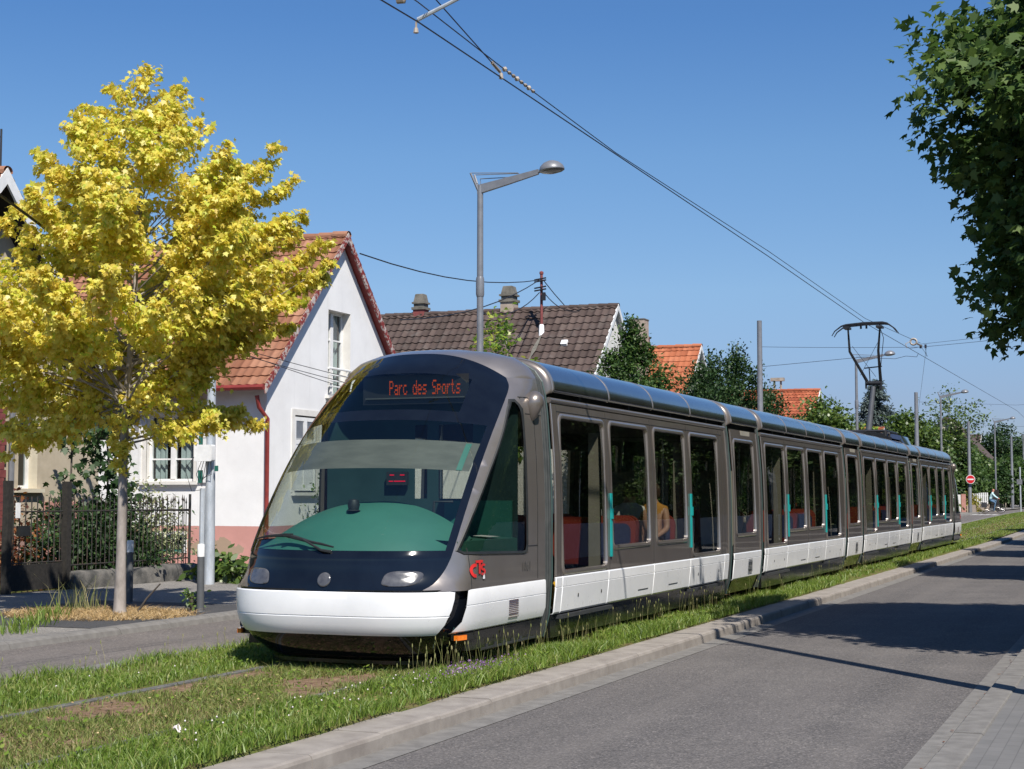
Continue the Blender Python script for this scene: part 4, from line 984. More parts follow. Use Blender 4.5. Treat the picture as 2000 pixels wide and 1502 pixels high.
for x in (-.1, .05): b.tube([(x, pY - .3, 6.20), (x, pY - .3, 6.30)], .03, 6)
b.build('collector_head', K['arm_black'], pan, 40)
# ================================================================== houses
def tile_roof(b, O, U, V, wd, ln, rp, cp, amp, step, seg=6, lift=.0, shift=False, r=None):
    """rows of overlapping tiles on a slope; U along the eave, V up the slope"""
    O, U, V = Vector(O), Vector(U).normalized(), Vector(V).normalized(); Nn = U.cross(V); Nn = Nn if Nn.z > 0 else -Nn
    if b.uv is None: b.uv = []
    nc = int(wd / cp * seg); nr = int(math.ceil(ln / rp)); rr = random.Random(2)
    for k in range(nr):
        v0, v1 = k * rp, min((k + 1) * rp, ln); sh = .5 if shift and k % 2 else 0; wob = [rr.uniform(-.006, .006) for _ in range(int(wd / cp) + 3)]
        rows = []
        for v, h in ((v0, -.004), (v0, step), (v1 + .02, .002)):
            row = []
            for i in range(nc + 1):
                u = i * wd / nc; ph = (u / cp + sh) % 1.0; w_ = amp * (.5 + .5 * math.cos(2 * math.pi * ph)) ** 1.4 if amp else 0
                sag = 0
                if shift == 2 and v == v0: sag = .35 * rp * (2 * abs(ph - .5)) ** 2
                j = wob[int(u / cp + sh)]
                row.append(O + U * u + V * (v + sag) + Nn * (h + lift + (w_ if h > -.003 or True else 0) + (j if h > .003 else 0)))
            rows.append(row)
        o = len(b.v); n = nc + 1
        for row in rows:
            for i, p in enumerate(row): b.v.append(tuple(p)); b.uv.append(((i + .001) * wd / nc / cp + sh, k + .5))
        for q in range(2):
            for i in range(nc): b.f.append([o + q * n + i, o + q * n + i + 1, o + (q + 1) * n + i + 1, o + (q + 1) * n + i]); b.m.append(0)
    return b
def window(parent, F, a0, a1, z0, z1, depth=.16, leaves=2, bars=2, fr=None, curtain=True, sill=True, surround=0, name='window', rev=None):
    """F(a, z, d): point on the wall, d metres inward"""
    fr = fr or K['white_wood']
    def bx(b, x0, x1, y0, y1, d0, d1, m=0):
        b.add([F(x, y, d) for d in (d0, d1) for y in (y0, y1) for x in (x0, x1)], [(0, 2, 3, 1), (4, 5, 7, 6), (0, 1, 5, 4), (2, 6, 7, 3), (0, 4, 6, 2), (1, 3, 7, 5)], m)
    b = MB()
    b.rings([[F(x, z, d) for x, z in ((a0, z0), (a1, z0), (a1, z1), (a0, z1))] for d in (-.004, depth + .08)], True, False, 1)
    t = .06
    bx(b, a0, a0 + t, z0, z1, depth, depth + .07); bx(b, a1 - t, a1, z0, z1, depth, depth + .07); bx(b, a0 + t, a1 - t, z0, z0 + t, depth + .002, depth + .07); bx(b, a0 + t, a1 - t, z1 - t, z1, depth + .002, depth + .07)
    if leaves == 2: m_ = (a0 + a1) / 2; bx(b, m_ - .065, m_ + .065, z0 + t, z1 - t, depth - .015, depth + .06)
    for k in range(1, bars + 1):
        z = z0 + (z1 - z0) * k / (bars + 1); bx(b, a0 + t, a1 - t, z - .018, z + .018, depth + .006, depth + .05)
    if surround:
        s = surround; bx(b, a0 - s, a0, z0 - .0, z1 + s, -.025, .01, 1); bx(b, a1, a1 + s, z0 - .0, z1 + s, -.025, .01, 1); bx(b, a0, a1, z1, z1 + s, -.025, .01, 1)
    w_ = b.build(name, [fr, rev or fr], parent)
    g = MB(); g.add([F(a0, z0, depth + .04), F(a1, z0, depth + .04), F(a1, z1, depth + .04), F(a0, z1, depth + .04)], [(0, 1, 2, 3)]); g.build('pane', K['glass_house'], w_)
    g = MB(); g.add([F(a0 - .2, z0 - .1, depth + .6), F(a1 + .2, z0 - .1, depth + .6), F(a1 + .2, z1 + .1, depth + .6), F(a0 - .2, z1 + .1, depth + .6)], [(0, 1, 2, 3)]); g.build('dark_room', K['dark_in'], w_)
    if curtain:
        g = MB()
        for c0, c1 in ((a0 + .02, a0 + .30 * (a1 - a0)), (a0 + .58 * (a1 - a0), a1 - .02)):
            g.grid(lambda u, v: F(u, v, depth + .16 + .03 * math.sin(u * 45)), lin(c0, c1, 24), (z0 + .02, z1 - .02))
        g.build('curtain', K['curtain'], w_, 60)
    if sill:
        g = MB(); bx(g, a0 - .12, a1 + .12, z0 - .075, z0 - .004, -.10, depth); g.build('sill', rev or fr, w_)
    return w_
def shutter(parent, F, a0, a1, z0, z1, louv=True, d=-.05):
    b = MB()
    def bx(x0, x1, y0, y1, d0, d1): b.add([F(x, y, q) for q in (d0, d1) for y in (y0, y1) for x in (x0, x1)], [(0, 2, 3, 1), (4, 5, 7, 6), (0, 1, 5, 4), (2, 6, 7, 3), (0, 4, 6, 2), (1, 3, 7, 5)])
    zm = z0 + (z1 - z0) * .66
    bx(a0, a0 + .07, z0, z1, d, d + .04); bx(a1 - .07, a1, z0, z1, d, d + .04); bx(a0 + .07, a1 - .07, z0, z0 + .09, d + .001, d + .039); bx(a0 + .07, a1 - .07, z1 - .09, z1, d + .001, d + .039); bx(a0 + .07, a1 - .07, zm - .05, zm + .05, d + .001, d + .039)
    bx(a0 + .06, a1 - .06, z0 + .08, zm - .04, d + .012, d + .03)
    z = zm + .06
    while z < z1 - .1:
        b.add([F(a0 + .065, z, d + .03), F(a1 - .065, z, d + .03), F(a1 - .065, z + .045, d + .008), F(a0 + .065, z + .045, d + .008)], [(0, 1, 2, 3)]); z += .036
    return b.build('shutter', K['white_wood'], parent)
def house(name, label, X, yr, zr, sl, y0, y1, xb, oe, og, wall, tile, rp, cp, amp, step, trim, trim2=None, gable_holes=(), front_holes=(), z0=-.1, shift=False, fascia=.18, far=False, zt=None):
    h = empty(name, (X, (y0 + y1) / 2, z0), label, 'house')
    zat = lambda y: zr - .12 - abs(y - yr) * sl
    b = MB(); F1 = lambda a, c: (X, a, c)
    panel(b, [(y0, z0), (y1, z0), (y1, zat(y1)), (yr, zat(yr)), (y0, zat(y0))], [[(q[0], q[2]), (q[1], q[2]), (q[1], q[3]), (q[0], q[3])] for q in gable_holes], F1, .6)
    panel(b, [(xb, z0), (X, z0), (X, zat(y0)), (xb, zat(y0))], [[(q[0], q[2]), (q[1], q[2]), (q[1], q[3]), (q[0], q[3])] for q in front_holes], lambda a, c: (a, y0, c), .8)
    b.add([(xb, y0, z0), (xb, y1, z0), (xb, y1, zat(y1)), (xb, yr, zat(yr)), (xb, y0, zat(y0))], [(0, 1, 2, 3, 4)]); b.add([(xb, y1, z0), (X, y1, z0), (X, y1, zat(y1)), (xb, y1, zat(y1))], [(0, 1, 2, 3)])
    wl = b.build('wall', wall, h)
    ye0, ye1 = y0 - oe, y1 + oe; zr0 = lambda y: zr - abs(y - yr) * sl; XR = X + og
    cs_, sn = 1 / math.hypot(1, sl), sl / math.hypot(1, sl)
    b = MB(); seg = 4 if far else 6
    tile_roof(b, (xb - .2, ye0, zr0(ye0)), (1, 0, 0), (0, cs_, sn), XR - xb + .2, (yr - ye0) / cs_, rp, cp, amp, step, seg, .0, shift)
    tile_roof(b, (xb - .2, ye1, zr0(ye1)), (1, 0, 0), (0, -cs_, sn), XR - xb + .2, (ye1 - yr) / cs_, rp, cp, amp, step, seg, .0, shift)
    n = int((XR - xb) / .38)
    for i in range(n):
        xa = xb - .2 + i * (XR - xb + .2) / n; xc = xa + (XR - xb + .2) / n + .02; dz = rnd.uniform(-.012, .012)
        rg = [[(x, yr + r_ * math.cos(a), zr + .03 + dz + .8 * r_ * math.sin(a) - .06) for a in lin(-.3, math.pi + .3, 9)] for x, r_ in ((xa, .15), (xc, .125))]
        k0 = len(b.v); b.rings(rg, False); b.uv += [(i + .5 + 100, -3)] * (len(b.v) - k0)
    rf = b.build('roof', tile, h, fix=False)
    b = MB(); t = .06
    for s, ye in ((-1, ye0), (1, ye1)):   # soffit slabs under the tiles
        b.prism([(xb - .2, ye, zr0(ye) - .012), (xb - .2, yr, zr - .012), (xb - .2, yr, zr - .012 - t), (xb - .2, ye, zr0(ye) - .012 - t)], (XR - xb + .16, 0, 0))
    b.build('soffit', trim, rf)
    for s, ye in ((-1, ye0), (1, ye1)):   # verge boards
        b = MB(); b.prism([(XR - .035, ye, zr0(ye) + .03), (XR - .035, yr, zr + .035), (XR - .035, yr, zr - fascia), (XR - .035, ye, zr0(ye) - fascia)], (.045, 0, 0)); b.build('bargeboard', trim2 or trim, rf)
    b = MB(); b.tube([(xb - .2, ye0 - .05, zr0(ye0) - .04), (XR - .02, ye0 - .05, zr0(ye0) - .04)], .065, 8); b.build('gutter', trim, rf, 40)
    return h, wl, rf
def chimney(parent, x, y, z0, z1, w_, m, style=0):
    b = MB(); b.box(x - w_, x + w_, y - w_, y + w_, z0, z1); c = b.build('chimney', m, parent)
    b = MB()
    if style == 0:
        b.box(x - w_ * 1.2, x + w_ * 1.2, y - w_ * 1.2, y + w_ * 1.2, z1 + .001, z1 + .10); b.box(x - w_ * .9, x + w_ * .9, y - w_ * .9, y + w_ * .9, z1 + .1, z1 + .24); b.box(x - w_ * 1.15, x + w_ * 1.15, y - w_ * 1.15, y + w_ * 1.15, z1 + .24, z1 + .31)
        b.rings([[(x + sx * k, y + sy * k, z) for sx, sy in ((-1, -1), (1, -1), (1, 1), (-1, 1))] for k, z in ((w_ * .95, z1 + .31), (w_ * .72, z1 + .62), (w_ * .6, z1 + .64))], True, True)
    else: b.box(x - w_ * 1.06, x + w_ * 1.06, y - w_ * 1.06, y + w_ * 1.06, z1 + .001, z1 + .05)
    b.build('cap', K['chim_dark'], c); return c
GX = -11.3
wh, wl, wr = house('gabled_house', 'white rendered house with red bargeboards, clay tile roof and pink plinth', GX, 34.35, 8.08, 1.035, 30.9, 37.75, -19.5, .42, .22, K['white_house'], K['tile_red'], .30, .215, .022, .034, K['red_wood'], K['red_peel'],
    gable_holes=[(33.75, 34.9, 4.05, 6.15), (32.15, 33.2, 1.7, 3.5)], front_holes=[(-14.5, -13.2, 1.95, 3.5), (-14.25, -13.45, .32, .72)])
FG = lambda a, z, d: (GX - d, a, z)
FF = lambda a, z, d: (a, 30.9 + d, z)
w1 = window(wh, FG, 33.75, 34.9, 4.05, 6.15, .22, 2, 2, curtain=True, rev=K['pale_wall'])
b = MB()
for z in (4.28, 4.42, 4.56, 4.72): b.tube([(GX + .02, 33.76, z), (GX + .02, 34.89, z)], .016 if z < 4.7 else .03, 6)
for y in (33.95, 34.7): b.tube([(GX + .02, y, 4.1), (GX + .02, y, 4.72)], .012, 6)
b.build('guard_rail', K['white_wood'], w1, 40)
w2 = window(wh, FG, 32.15, 33.2, 1.7, 3.5, .12, 2, 0, curtain=False, surround=.14, rev=K['pale_wall'])
shutter(w2, FG, 32.17, 32.67, 1.74, 3.46, d=-.005); shutter(w2, FG, 32.68, 33.18, 1.74, 3.46, d=-.005)
w3 = window(wh, FF, -14.5, -13.2, 1.95, 3.5, .14, 2, 2, surround=.12, rev=K['pale_wall'])
shutter(w3, FF, -15.12, -14.62, 1.92, 3.55); shutter(w3, FF, -13.10, -12.66, 1.92, 3.55)
b = MB(); b.box(-14.75, -12.9, 30.82, 30.899, 3.63, 3.80); b.build('lintel', K['pale_wall'], w3)
w4 = window(wh, FF, -14.25, -13.45, .32, .72, .1, 1, 0, curtain=False, sill=False, surround=.09, rev=K['white_wood'], fr=K['cab_green'])
b = MB(); b.tube([(GX - .05, 30.55, 3.86), (GX - .02, 30.6, 3.6), (GX + .06, 30.84, 3.35), (GX + .06, 30.84, .1)], .05, 8)
b.build('downpipe', K['red_wood'], wh, 40)
bh, bw_, br = house('beige_house', 'shaded beige house with overhanging white-edged gable, partly hidden behind the yellow tree', -12.5, 22.75, 7.5, 1.14, 19.4, 26.4, -21, .45, .6, K['beige'], K['tile_red'], .33, .25, .02, .035, K['wood_dark'], K['white_wood'], fascia=.26, gable_holes=[(23.95, 24.5, 1.75, 3.3), (21.6, 22.6, 1.5, 3.2)])
FB = lambda a, z, d: (-12.5 - d, a, z)
window(bh, FB, 23.95, 24.5, 1.75, 3.3, .2, 1, 0, curtain=False, rev=K['cream']); wb = window(bh, FB, 21.6, 22.6, 1.5, 3.2, .15, 2, 1); shutter(wb, FB, 22.65, 23.15, 1.5, 3.2)
b = MB()
for k in range(22): b.box(-12.52, -12.44, 23.28 + (k % 2) * .0, 23.5 + (k % 2) * .05, k * .15, k * .15 + .142)
b.build('brick_quoin', K['brickred'], bh); b = MB(); b.tube([(-12.38, 23.62, 3.9), (-12.38, 23.62, .1)], .055, 8); b.build('downpipe', K['pole_grey'], bh, 40)
b = MB(); b.box(-12.53, -12.46, 24.7, 26.88, -.1, 1.5); b.build('plinth', K['pinkw'], bh)
b = MB(); b.box(-14.9, -14.3, 24.3, 24.8, 6.2, 7.15); c = b.build('chimney', K['chim'], br); b = MB(); b.box(-15.0, -14.2, 24.2, 24.9, 7.3, 7.34)
for x in (-14.8, -14.4): b.box(x - .03, x + .03, 24.5, 24.56, 7.15, 7.3)
b.build('cap', K['chim_dark'], c)
b = MB(); b.tube([(-12.9, 23.75, 7.6), (-12.9, 23.75, 8.55)], .02, 6); b.tube([(-12.9, 23.75, 8.4), (-13.0, 23.0, 8.25)], .008, 4)
for k in range(6): b.tube([(-13.05, 23.05 + k * .11, 8.2 + k * .02), (-12.85, 23.05 + k * .11, 8.3 + k * .02)], .005, 4)
b.build('aerial', K['cable'], br)
nh, nw, nr_ = house('brown_roofed_house', 'pale house under a long dark brown tiled roof with two chimneys', -11.5, 56.6, 8.85, 1.03, 52.6, 60.6, -26, .35, .2, K['pale_wall'], K['tile_brown'], .40, .30, .05, .045, K['white_wood'], fascia=.2, z0=0)
chimney(nh, -19.6, 56.7, 8.4, 9.02, .24, K['brickred']); chimney(nh, -15.8, 56.7, 8.4, 9.15, .27, K['chim'])
b = MB(); b.rings([[(-13.95 - .03 * i + s * (.03 + .03 * (i % 3)), 55.35 - i * .28 - .05, 7.62 - i * .288 + .05) for s in (-1, 1)] for i in range(10)], False); b.build('lichen_streak', K['chim_dark'], nr_)
b = MB(); b.obox((-12.9, 55.0, 7.3), (.12, 0, 0), (0, .08, .08), (0, -.05, .05)); b.build('roof_vent', K['white_mark'], nr_)
oh, ow, orf = house('orange_roofed_house', 'house with a bright orange tiled roof, white verge and tall square chimney', -11.3, 67.9, 8.3, 1.03, 64, 71.8, -20, .35, .2, K['pale_wall'], K['tile_orange'], .36, .26, .022, .035, K['white_wood'], far=True, z0=0)
chimney(oh, -13.5, 66.3, 6.0, 9.35, .34, K['chim'], 1); chimney(oh, -13.75, 67.9, 8.1, 8.75, .2, K['brickred'], 1)
sh_, sw_, sr_ = house('scalloped_tile_house', 'house with a red scalloped tile roof and white verge beyond the dark trees', -11.3, 95, 8.05, 1.03, 91, 99, -20, .35, .3, K['cream'], K['tile_scale'], .24, .21, 0, .03, K['wood_dark'], K['white_wood'], far=True, shift=2, z0=.1)
b = MB(); b.tube([(-13.8, 95.0, 8), (-13.8, 95, 8.8)], .07, 6); b.tube([(-13.4, 95, 8), (-13.4, 95, 8.8)], .07, 6); b.box(-14.0, -13.2, 94.8, 95.2, 8.62, 8.82); b.build('roof_standard', K['ceramic'], sr_)
fh, _, _ = house('mottled_roof_house', 'distant house with mottled brown and orange tiled roof behind the white fence', -10.6, 226, 8.15, 1.0, 220, 232, -20, .4, .3, K['chim'], K['tile_mixed'], .55, .42, 0, .04, K['white_wood'], far=True, z0=.3)
house('low_orange_house', 'low house with an orange ridge seen under the pantograph', -12.5, 128, 7.1, .9, 122, 134, -26, .4, .3, K['cream'], K['tile_orange'], .4, .3, .02, .03, K['white_wood'], far=True, z0=.3)
house('dark_brown_roof_house', 'far house with a dark brown roof edge above the green trees', -10.4, 186, 8.6, 1.0, 181, 191, -22, .4, .3, K['pale_wall'], K['tile_brown'], .5, .4, 0, .04, K['white_wood'], far=True, z0=.3)
# cream house with its gable towards the street corner
g = empty('cream_gable_house', (-11.3, 165, .3), 'cream gabled house half hidden by the leafy garden trees', 'house')
b = MB(); b.prism([(-14.8, 162, .3), (-7.8, 162, .3), (-7.8, 162, 5.8), (-11.3, 162, 9.4), (-14.8, 162, 5.8)], (0, 9, 0)); b.build('wall', K['cream'], g)
b = MB()
for s in (-1, 1): b.prism([(-11.3, 161.6, 9.6), (-11.3 + s * 4.0, 161.6, 5.4), (-11.3 + s * 4.0, 161.6, 5.25), (-11.3, 161.6, 9.42)], (0, 10, 0))
rr_ = b.build('roof', K['tile_brown'], g); chimney(rr_, -14.1, 166, 5.8, 8.9, .35, K['brickred'], 1)
b = MB(); b.box(-11.8, -10.8, 161.97, 162.02, 6.2, 7.5); b.build('window', K['glass_house'], g)
# a house and garden walls on the near side of the road (seen in reflections and shadows)
rh, _, _ = house('roadside_house', 'pale house across the road facing the tram windows', 26, 52, 8, 1.0, 47, 57, 16, .4, .3, K['pale_wall'], K['tile_orange'], .4, .3, .02, .03, K['white_wood'], far=True, z0=0)
b = MB(); b.box(10.3, 10.55, 30, 75, -.2, .95); tag(b.build('garden_wall', K['pale_wall']), 'long pale garden wall along the road side pavement', 'wall')
# ================================================================== street furniture, poles and wires
def bollard(x, y, label):
    o = empty('bollard', (x, y, .015), label, 'bollard', 'grey bollards by the tree pit')
    b = MB(); b.lathe([(.001, .015), (.062, .015), (.062, .02), (.052, .03), (.050, .77), (.001, .77)], (x, y, 0), 18); b.build('post', K['boll'], o, 40)
    b = MB(); b.lathe([(.0505, .772), (.0505, .93), (.045, .945), (.001, .95)], (x, y, 0), 18); b.build('cap', K['white_cap'], o, 40)
bollard(-7.07, 19.87, 'grey bollard with white cap just behind the yellow tree trunk'); bollard(-5.11, 18.76, 'grey bollard with white cap in front of the galvanised pole')
# galvanised cable pole
PX, PY = -8.78, 24.7
o = empty('utility_pole', (PX, PY, 0), 'galvanised utility pole with white junction box beside the garden fence', 'pole')
b = MB(); b.lathe([(.001, 0), (.098, .0), (.072, 4.5), (.001, 4.52)], (PX, PY, 0), 12); b.build('shaft', K['galv'], o, 40)
b = MB(); b.tube([(PX - .135, PY - .05, .02), (PX - .135, PY - .05, 1.75)], .05, 8); b.build('cable_conduit', K['galv'], o, 40)
b = MB(); P = rrect(PX - .20, PX + .17, 2.24, 2.54, .03); b.rings([[(x, PY - .12 - d, z) for x, z in P] for d in (0, .11, .12)], True, True); b.build('junction_box', K['white_cap'], o, 30)
for q in ((-.19, -.14, -.11, -.05, 2.54, 2.84), (.15, .22, -.11, -.09, 2.06, 2.16), (-.18, -.10, -.14, -.1, 1.85, 2.08)): MB().box(PX + q[0], PX + q[1], PY + q[2], PY + q[3], q[4], q[5]).build('green_tag', K['cab_green'], o)
b = MB()
for k in range(5): b.tube([(PX - .12 + .05 * k, PY - .12, 2.25), (PX - .2 + .08 * k, PY - .16, 2.0), (PX - .1, PY - .12, 1.78 + .04 * k)], .006, 5)
b.tube([(PX - .16, PY - .12, 2.45), (PX - .42, PY - .2, 2.1), (PX - .3, PY - .15, 1.7), (PX - .14, PY - .12, 1.72)], .006, 5); b.build('loose_cable', K['cable'], o)
b = MB(); b.box(PX - .2, PX + .28, PY - .04, PY + .04, 4.32, 4.40); b.tube([(PX - .1, PY - .05, 4.36), (PX + .35, PY - .3, 4.36)], .03, 6); b.build('clamp', K['cable'], o)
# street lamps
def lamp(x, y, label):
    g = gy(y); o = empty('street_lamp', (x, y, g), label, 'street lamp', 'lamps along the house side of the track')
    b = MB(); b.lathe([(.001, 0), (.095, 0), (.085, 1.2), (.075, 1.25), (.060, 7.6), (.058, 7.78)], (x, y, g), 14, cap=True)
    b.lathe([(.072, 5.55), (.085, 5.6), (.085, 5.9), (.072, 5.95)], (x, y, g), 10); b.build('pole', K['pole_grey'], o, 40)
    b = MB(); b.rings([[(x + u, y + s * w_, g + z + t) for s, t in ((-1, -h), (1, -h), (1, h), (-1, h))] for u, z, w_, h in ((-.05, 7.70, .045, .09), (.6, 7.83, .04, .07), (1.24, 7.965, .03, .05))], True, True); b.build('arm', K['pole_grey'], o)
    b = MB()
    for s in (-1, 1): b.tube([(x, y, g + 7.6), (x - .17, y + s * .1, g + 8.03)], [.035, .02], 6); b.tube([(x - .18, y + s * .1, g + 8.03), (x + .82, y + s * .03, g + 7.97)], .009, 5)
    b.tube([(x + .02, y, g + 7.75), (x, y, g + 7.92), (x + .75, y, g + 7.90)], .010, 5); b.build('stay', K['pole_grey'], o, 40)
    hx = x + 1.52; b = MB(); b.lathe([(.001, .165), (.08, .155), (.16, .12), (.225, .06), (.245, .01), (.25, -.005), (.25, -.03), (.225, -.045), (.001, -.05)], (hx, y, g + 8.0), 22, ax=((1, 0, .1), (0, 1, 0), (-.1, 0, 1))); b.tube([(x + 1.2, y, g + 7.96), (x + 1.32, y, g + 7.97)], .03, 6); hd = b.build('lamp_head', K['pole_grey'], o, 40)
    b = MB(); b.lathe([(.19, -.048), (.19, -.055), (.12, -.075), (.001, -.08)], (hx, y, g + 8.0), 20, ax=((1, 0, .1), (0, 1, 0), (-.1, 0, 1))); b.build('lens', K['lamp_lens'], hd, 60)
for y, l in ((28.6, 'tall grey street lamp rising behind the tram cab'), (72.6, 'grey street lamp just left of the pantograph'), (104.7, 'grey street lamp standing among the leafy garden trees'), (144, 'grey street lamp behind the cyclist'), (178.5, 'farthest grey street lamp at the right picture edge')): lamp(-5.1, y, l)
# catenary poles and wires
def mast(x, y, h, label, r=.125):
    g = gy(y) - .02; b = MB(); b.lathe([(.001, 0), (r, 0), (r, 2.3), (r * .93, 2.32), (r * .74, h - g), (.001, h - g + .01)], (x, y, g), 14)
    return tag(b.build('catenary_pole', K['pole_dark'] if x > 0 else K['pole_grey'], None, 40), label, 'pole', 'poles carrying the overhead wires')
for y, h, l in ((53.1, 7.62, 'grey overhead wire pole rising above the dark shrubs'), (92.9, 7.6, 'grey overhead wire pole between the spruce and the leafy trees'), (121.8, 7.2, 'grey overhead wire pole carrying the no entry sign'), (162.3, 7.5, 'grey overhead wire pole to the right of the cyclist')): mast(-5.1, y, h, l, .115 if y < 60 else .14)
mast(6.6, 14.1, 8.2, 'overhead wire pole on the near pavement with a bracket arm', .12); mast(7.0, 53, 7.8, 'overhead wire pole on the pavement halfway along the tram', .12); mast(7.0, 93, 7.8, 'overhead wire pole on the pavement beyond the tram', .12); mast(7.0, 162, 7.8, 'farthest overhead wire pole on the road side', .12)
def wire(name, pts, r, label, m='wire', cat='wire', group=None, sag=0, n=8):
    P = []
    for a, c in zip(pts[:-1], pts[1:]):
        a, c = Vector(a), Vector(c)
        for k in range(n): t = k / n; P.append(a.lerp(c, t) - Vector((0, 0, sag * 4 * t * (1 - t))))
    P.append(Vector(pts[-1])); b = MB(); b.tube(P, r, 5); return tag(b.build(name, K[m], None, 60), label, cat, group)
wire('contact_wire', [(.26, -20, 6.40), (.30, 13.4, 6.40), (.33, 14.2, 6.40), (.16, 31, 6.40), (-.05, 43.9, 6.40), (.22, 53.1, 6.30), (.45, 93, 6.42), (-.2, 122, 6.4), (.2, 162, 6.4), (0, 260, 6.4)], .0085, 'lower overhead wire touching the pantograph above the track')
wire('carrier_wire', [(.3, -20, 6.85), (.28, 14.3, 6.64), (.12, 17.9, 6.62), (-.02, 21.7, 6.62), (0, 31.7, 6.62), (-.12, 44.5, 6.58), (.30, 53.0, 6.64)], .007, 'upper overhead wire running beside the contact wire')
ca = wire('cross_span_wire', [(-5.1, 53.1, 6.72), (.3, 53.1, 6.52), (7.0, 53.1, 7.0)], .007, 'span wire between the pole by the shrubs and the near pavement', sag=.02, group='cross span wires')
wire('cross_span_wire', [(.3, 53.1, 6.62), (7.0, 53.0, 7.12)], .006, 'short second span wire running right from the wire clamp', group='cross span wires')
wire('cross_span_wire', [(-5.1, 92.9, 7.05), (.4, 93, 6.75), (7, 93, 7.1)], .007, 'span wire reaching right from the pole beside the spruce', group='cross span wires'); wire('cross_span_wire', [(-5.1, 121.8, 6.95), (0, 122, 6.7), (7, 122, 6.95)], .008, 'upper span wire from the no entry sign pole', group='cross span wires'); wire('cross_span_wire', [(-5.1, 162.3, 7.2), (0, 162, 6.9), (7, 162, 7.1)], .009, 'farthest span wire over the track', group='cross span wires')
wire('stay_wire', [(.45, 53.2, 6.5), (-5.0, 92.9, 6.4)], .006, 'slanting stay wire down to the pole beside the spruce')
wire('pull_off_wire', [(-5.1, 53.3, 6.05), (-1.8, 53.2, 6.25), (-.55, 53.1, 6.16), (-.2, 53.1, 6.24), (.15, 53.1, 6.20), (.2, 53.1, 6.3)], .008, 'bent pull off rod holding the contact wire behind the pantograph')
b = MB(); b.tube([(.05, 51.6, 6.36), (0.0, 51.6, 6.5), (.1, 52, 6.62)], .012, 5)
b.lathe([(.10, -.03), (.13, 0), (.10, .03), (.07, 0), (.10, -.03)], (.2, 52.0, 6.60), 14, ax=((1, 0, 0), (0, 0, 1), (0, 1, 0)))
b.tube([(.27, 52.1, 6.56), (.33, 53.0, 6.55)], .03, 5); tag(b.build('tension_coil', K['ceramic'], None, 40), 'small coiled tension fitting on the wires right of the pantograph', 'wire fitting')
b = MB()
for P in ([(.3, 53.1, 6.53), (.15, 51.6, 6.35)], [(.3, 53.1, 6.53), (.32, 54.6, 6.33)], [(.42, 53.1, 6.55), (.3, 54.5, 6.33)]): b.tube(P, .006, 4)
for x in (.28, .44): b.box(x - .03, x + .03, 53.05, 53.15, 6.48, 6.6)
tag(b.build('wire_hanger', K['wire']), 'small triangular wire hanger right of the pantograph', 'wire fitting')
# bracket arm over the track, at the top of the picture
o = empty('bracket_arm', (6.6, 14.1, 6.8), 'grey bracket arm holding the overhead wire at the top of the picture', 'bracket arm')
b = MB(); b.tube([(6.5, 14.1, 6.85), (.95, 14.6, 6.74), (.60, 14.6, 6.735)], .022, 6); b.tube([(.62, 14.6, 6.735), (.14, 14.6, 6.56)], [.020, .024], 8); b.build('steady_arm', K['galv'], o, 40)
b = MB(); b.tube([(.14, 14.6, 6.56), (.12, 14.6, 6.53), (.118, 14.6, 6.46)], .012, 6); b.lathe([(.001, -.04), (.03, -.03), (.022, .02), (.001, .03)], (.118, 14.6, 6.45), 8); b.build('wire_clamp', K['ceramic'], o, 40)
b = MB(); b.tube([(.12, 14.25, 6.68), (.55, 14.4, 6.78)], .022, 6); b.lathe([(.001, -.06), (.035, -.05), (.04, .03), (.001, .05)], (.12, 14.25, 6.665), 8, ax=((0, 0, 1), (0, 1, 0), (1, 0, 0))); b.build('insulator', K['ceramic'], o, 40)
wire('pull_off_cable', [(.33, 14.4, 6.80), (.31, 16.3, 6.48)], .007, 'short dark cable slanting down to the contact wire clamp')
b = MB(); b.tube([(.31, 16.2, 6.50), (.305, 16.45, 6.46)], .02, 6); b.lathe([(.001, -.04), (.028, -.03), (.02, .03), (.001, .045)], (.30, 16.5, 6.42), 8); tag(b.build('contact_wire_clamp', K['ceramic'], None, 40), 'brown clamp where the slanting cable meets the lower wire', 'wire fitting')
b = MB()
for i, y in enumerate(lin(16.95, 18.0, 8)): b.lathe([(.001, -.05), (.022 + .012 * (i % 3 == 0), -.02), (.022, .02), (.001, .05)], (.165 - (y - 17) * .05, y, 6.625), 6, ax=((1, 0, 0), (0, 0, 1), (0, 1, 0)))
tag(b.build('wire_insulator', K['ceramic'], None, 40), 'string of brown insulators on the upper overhead wire', 'wire fitting')
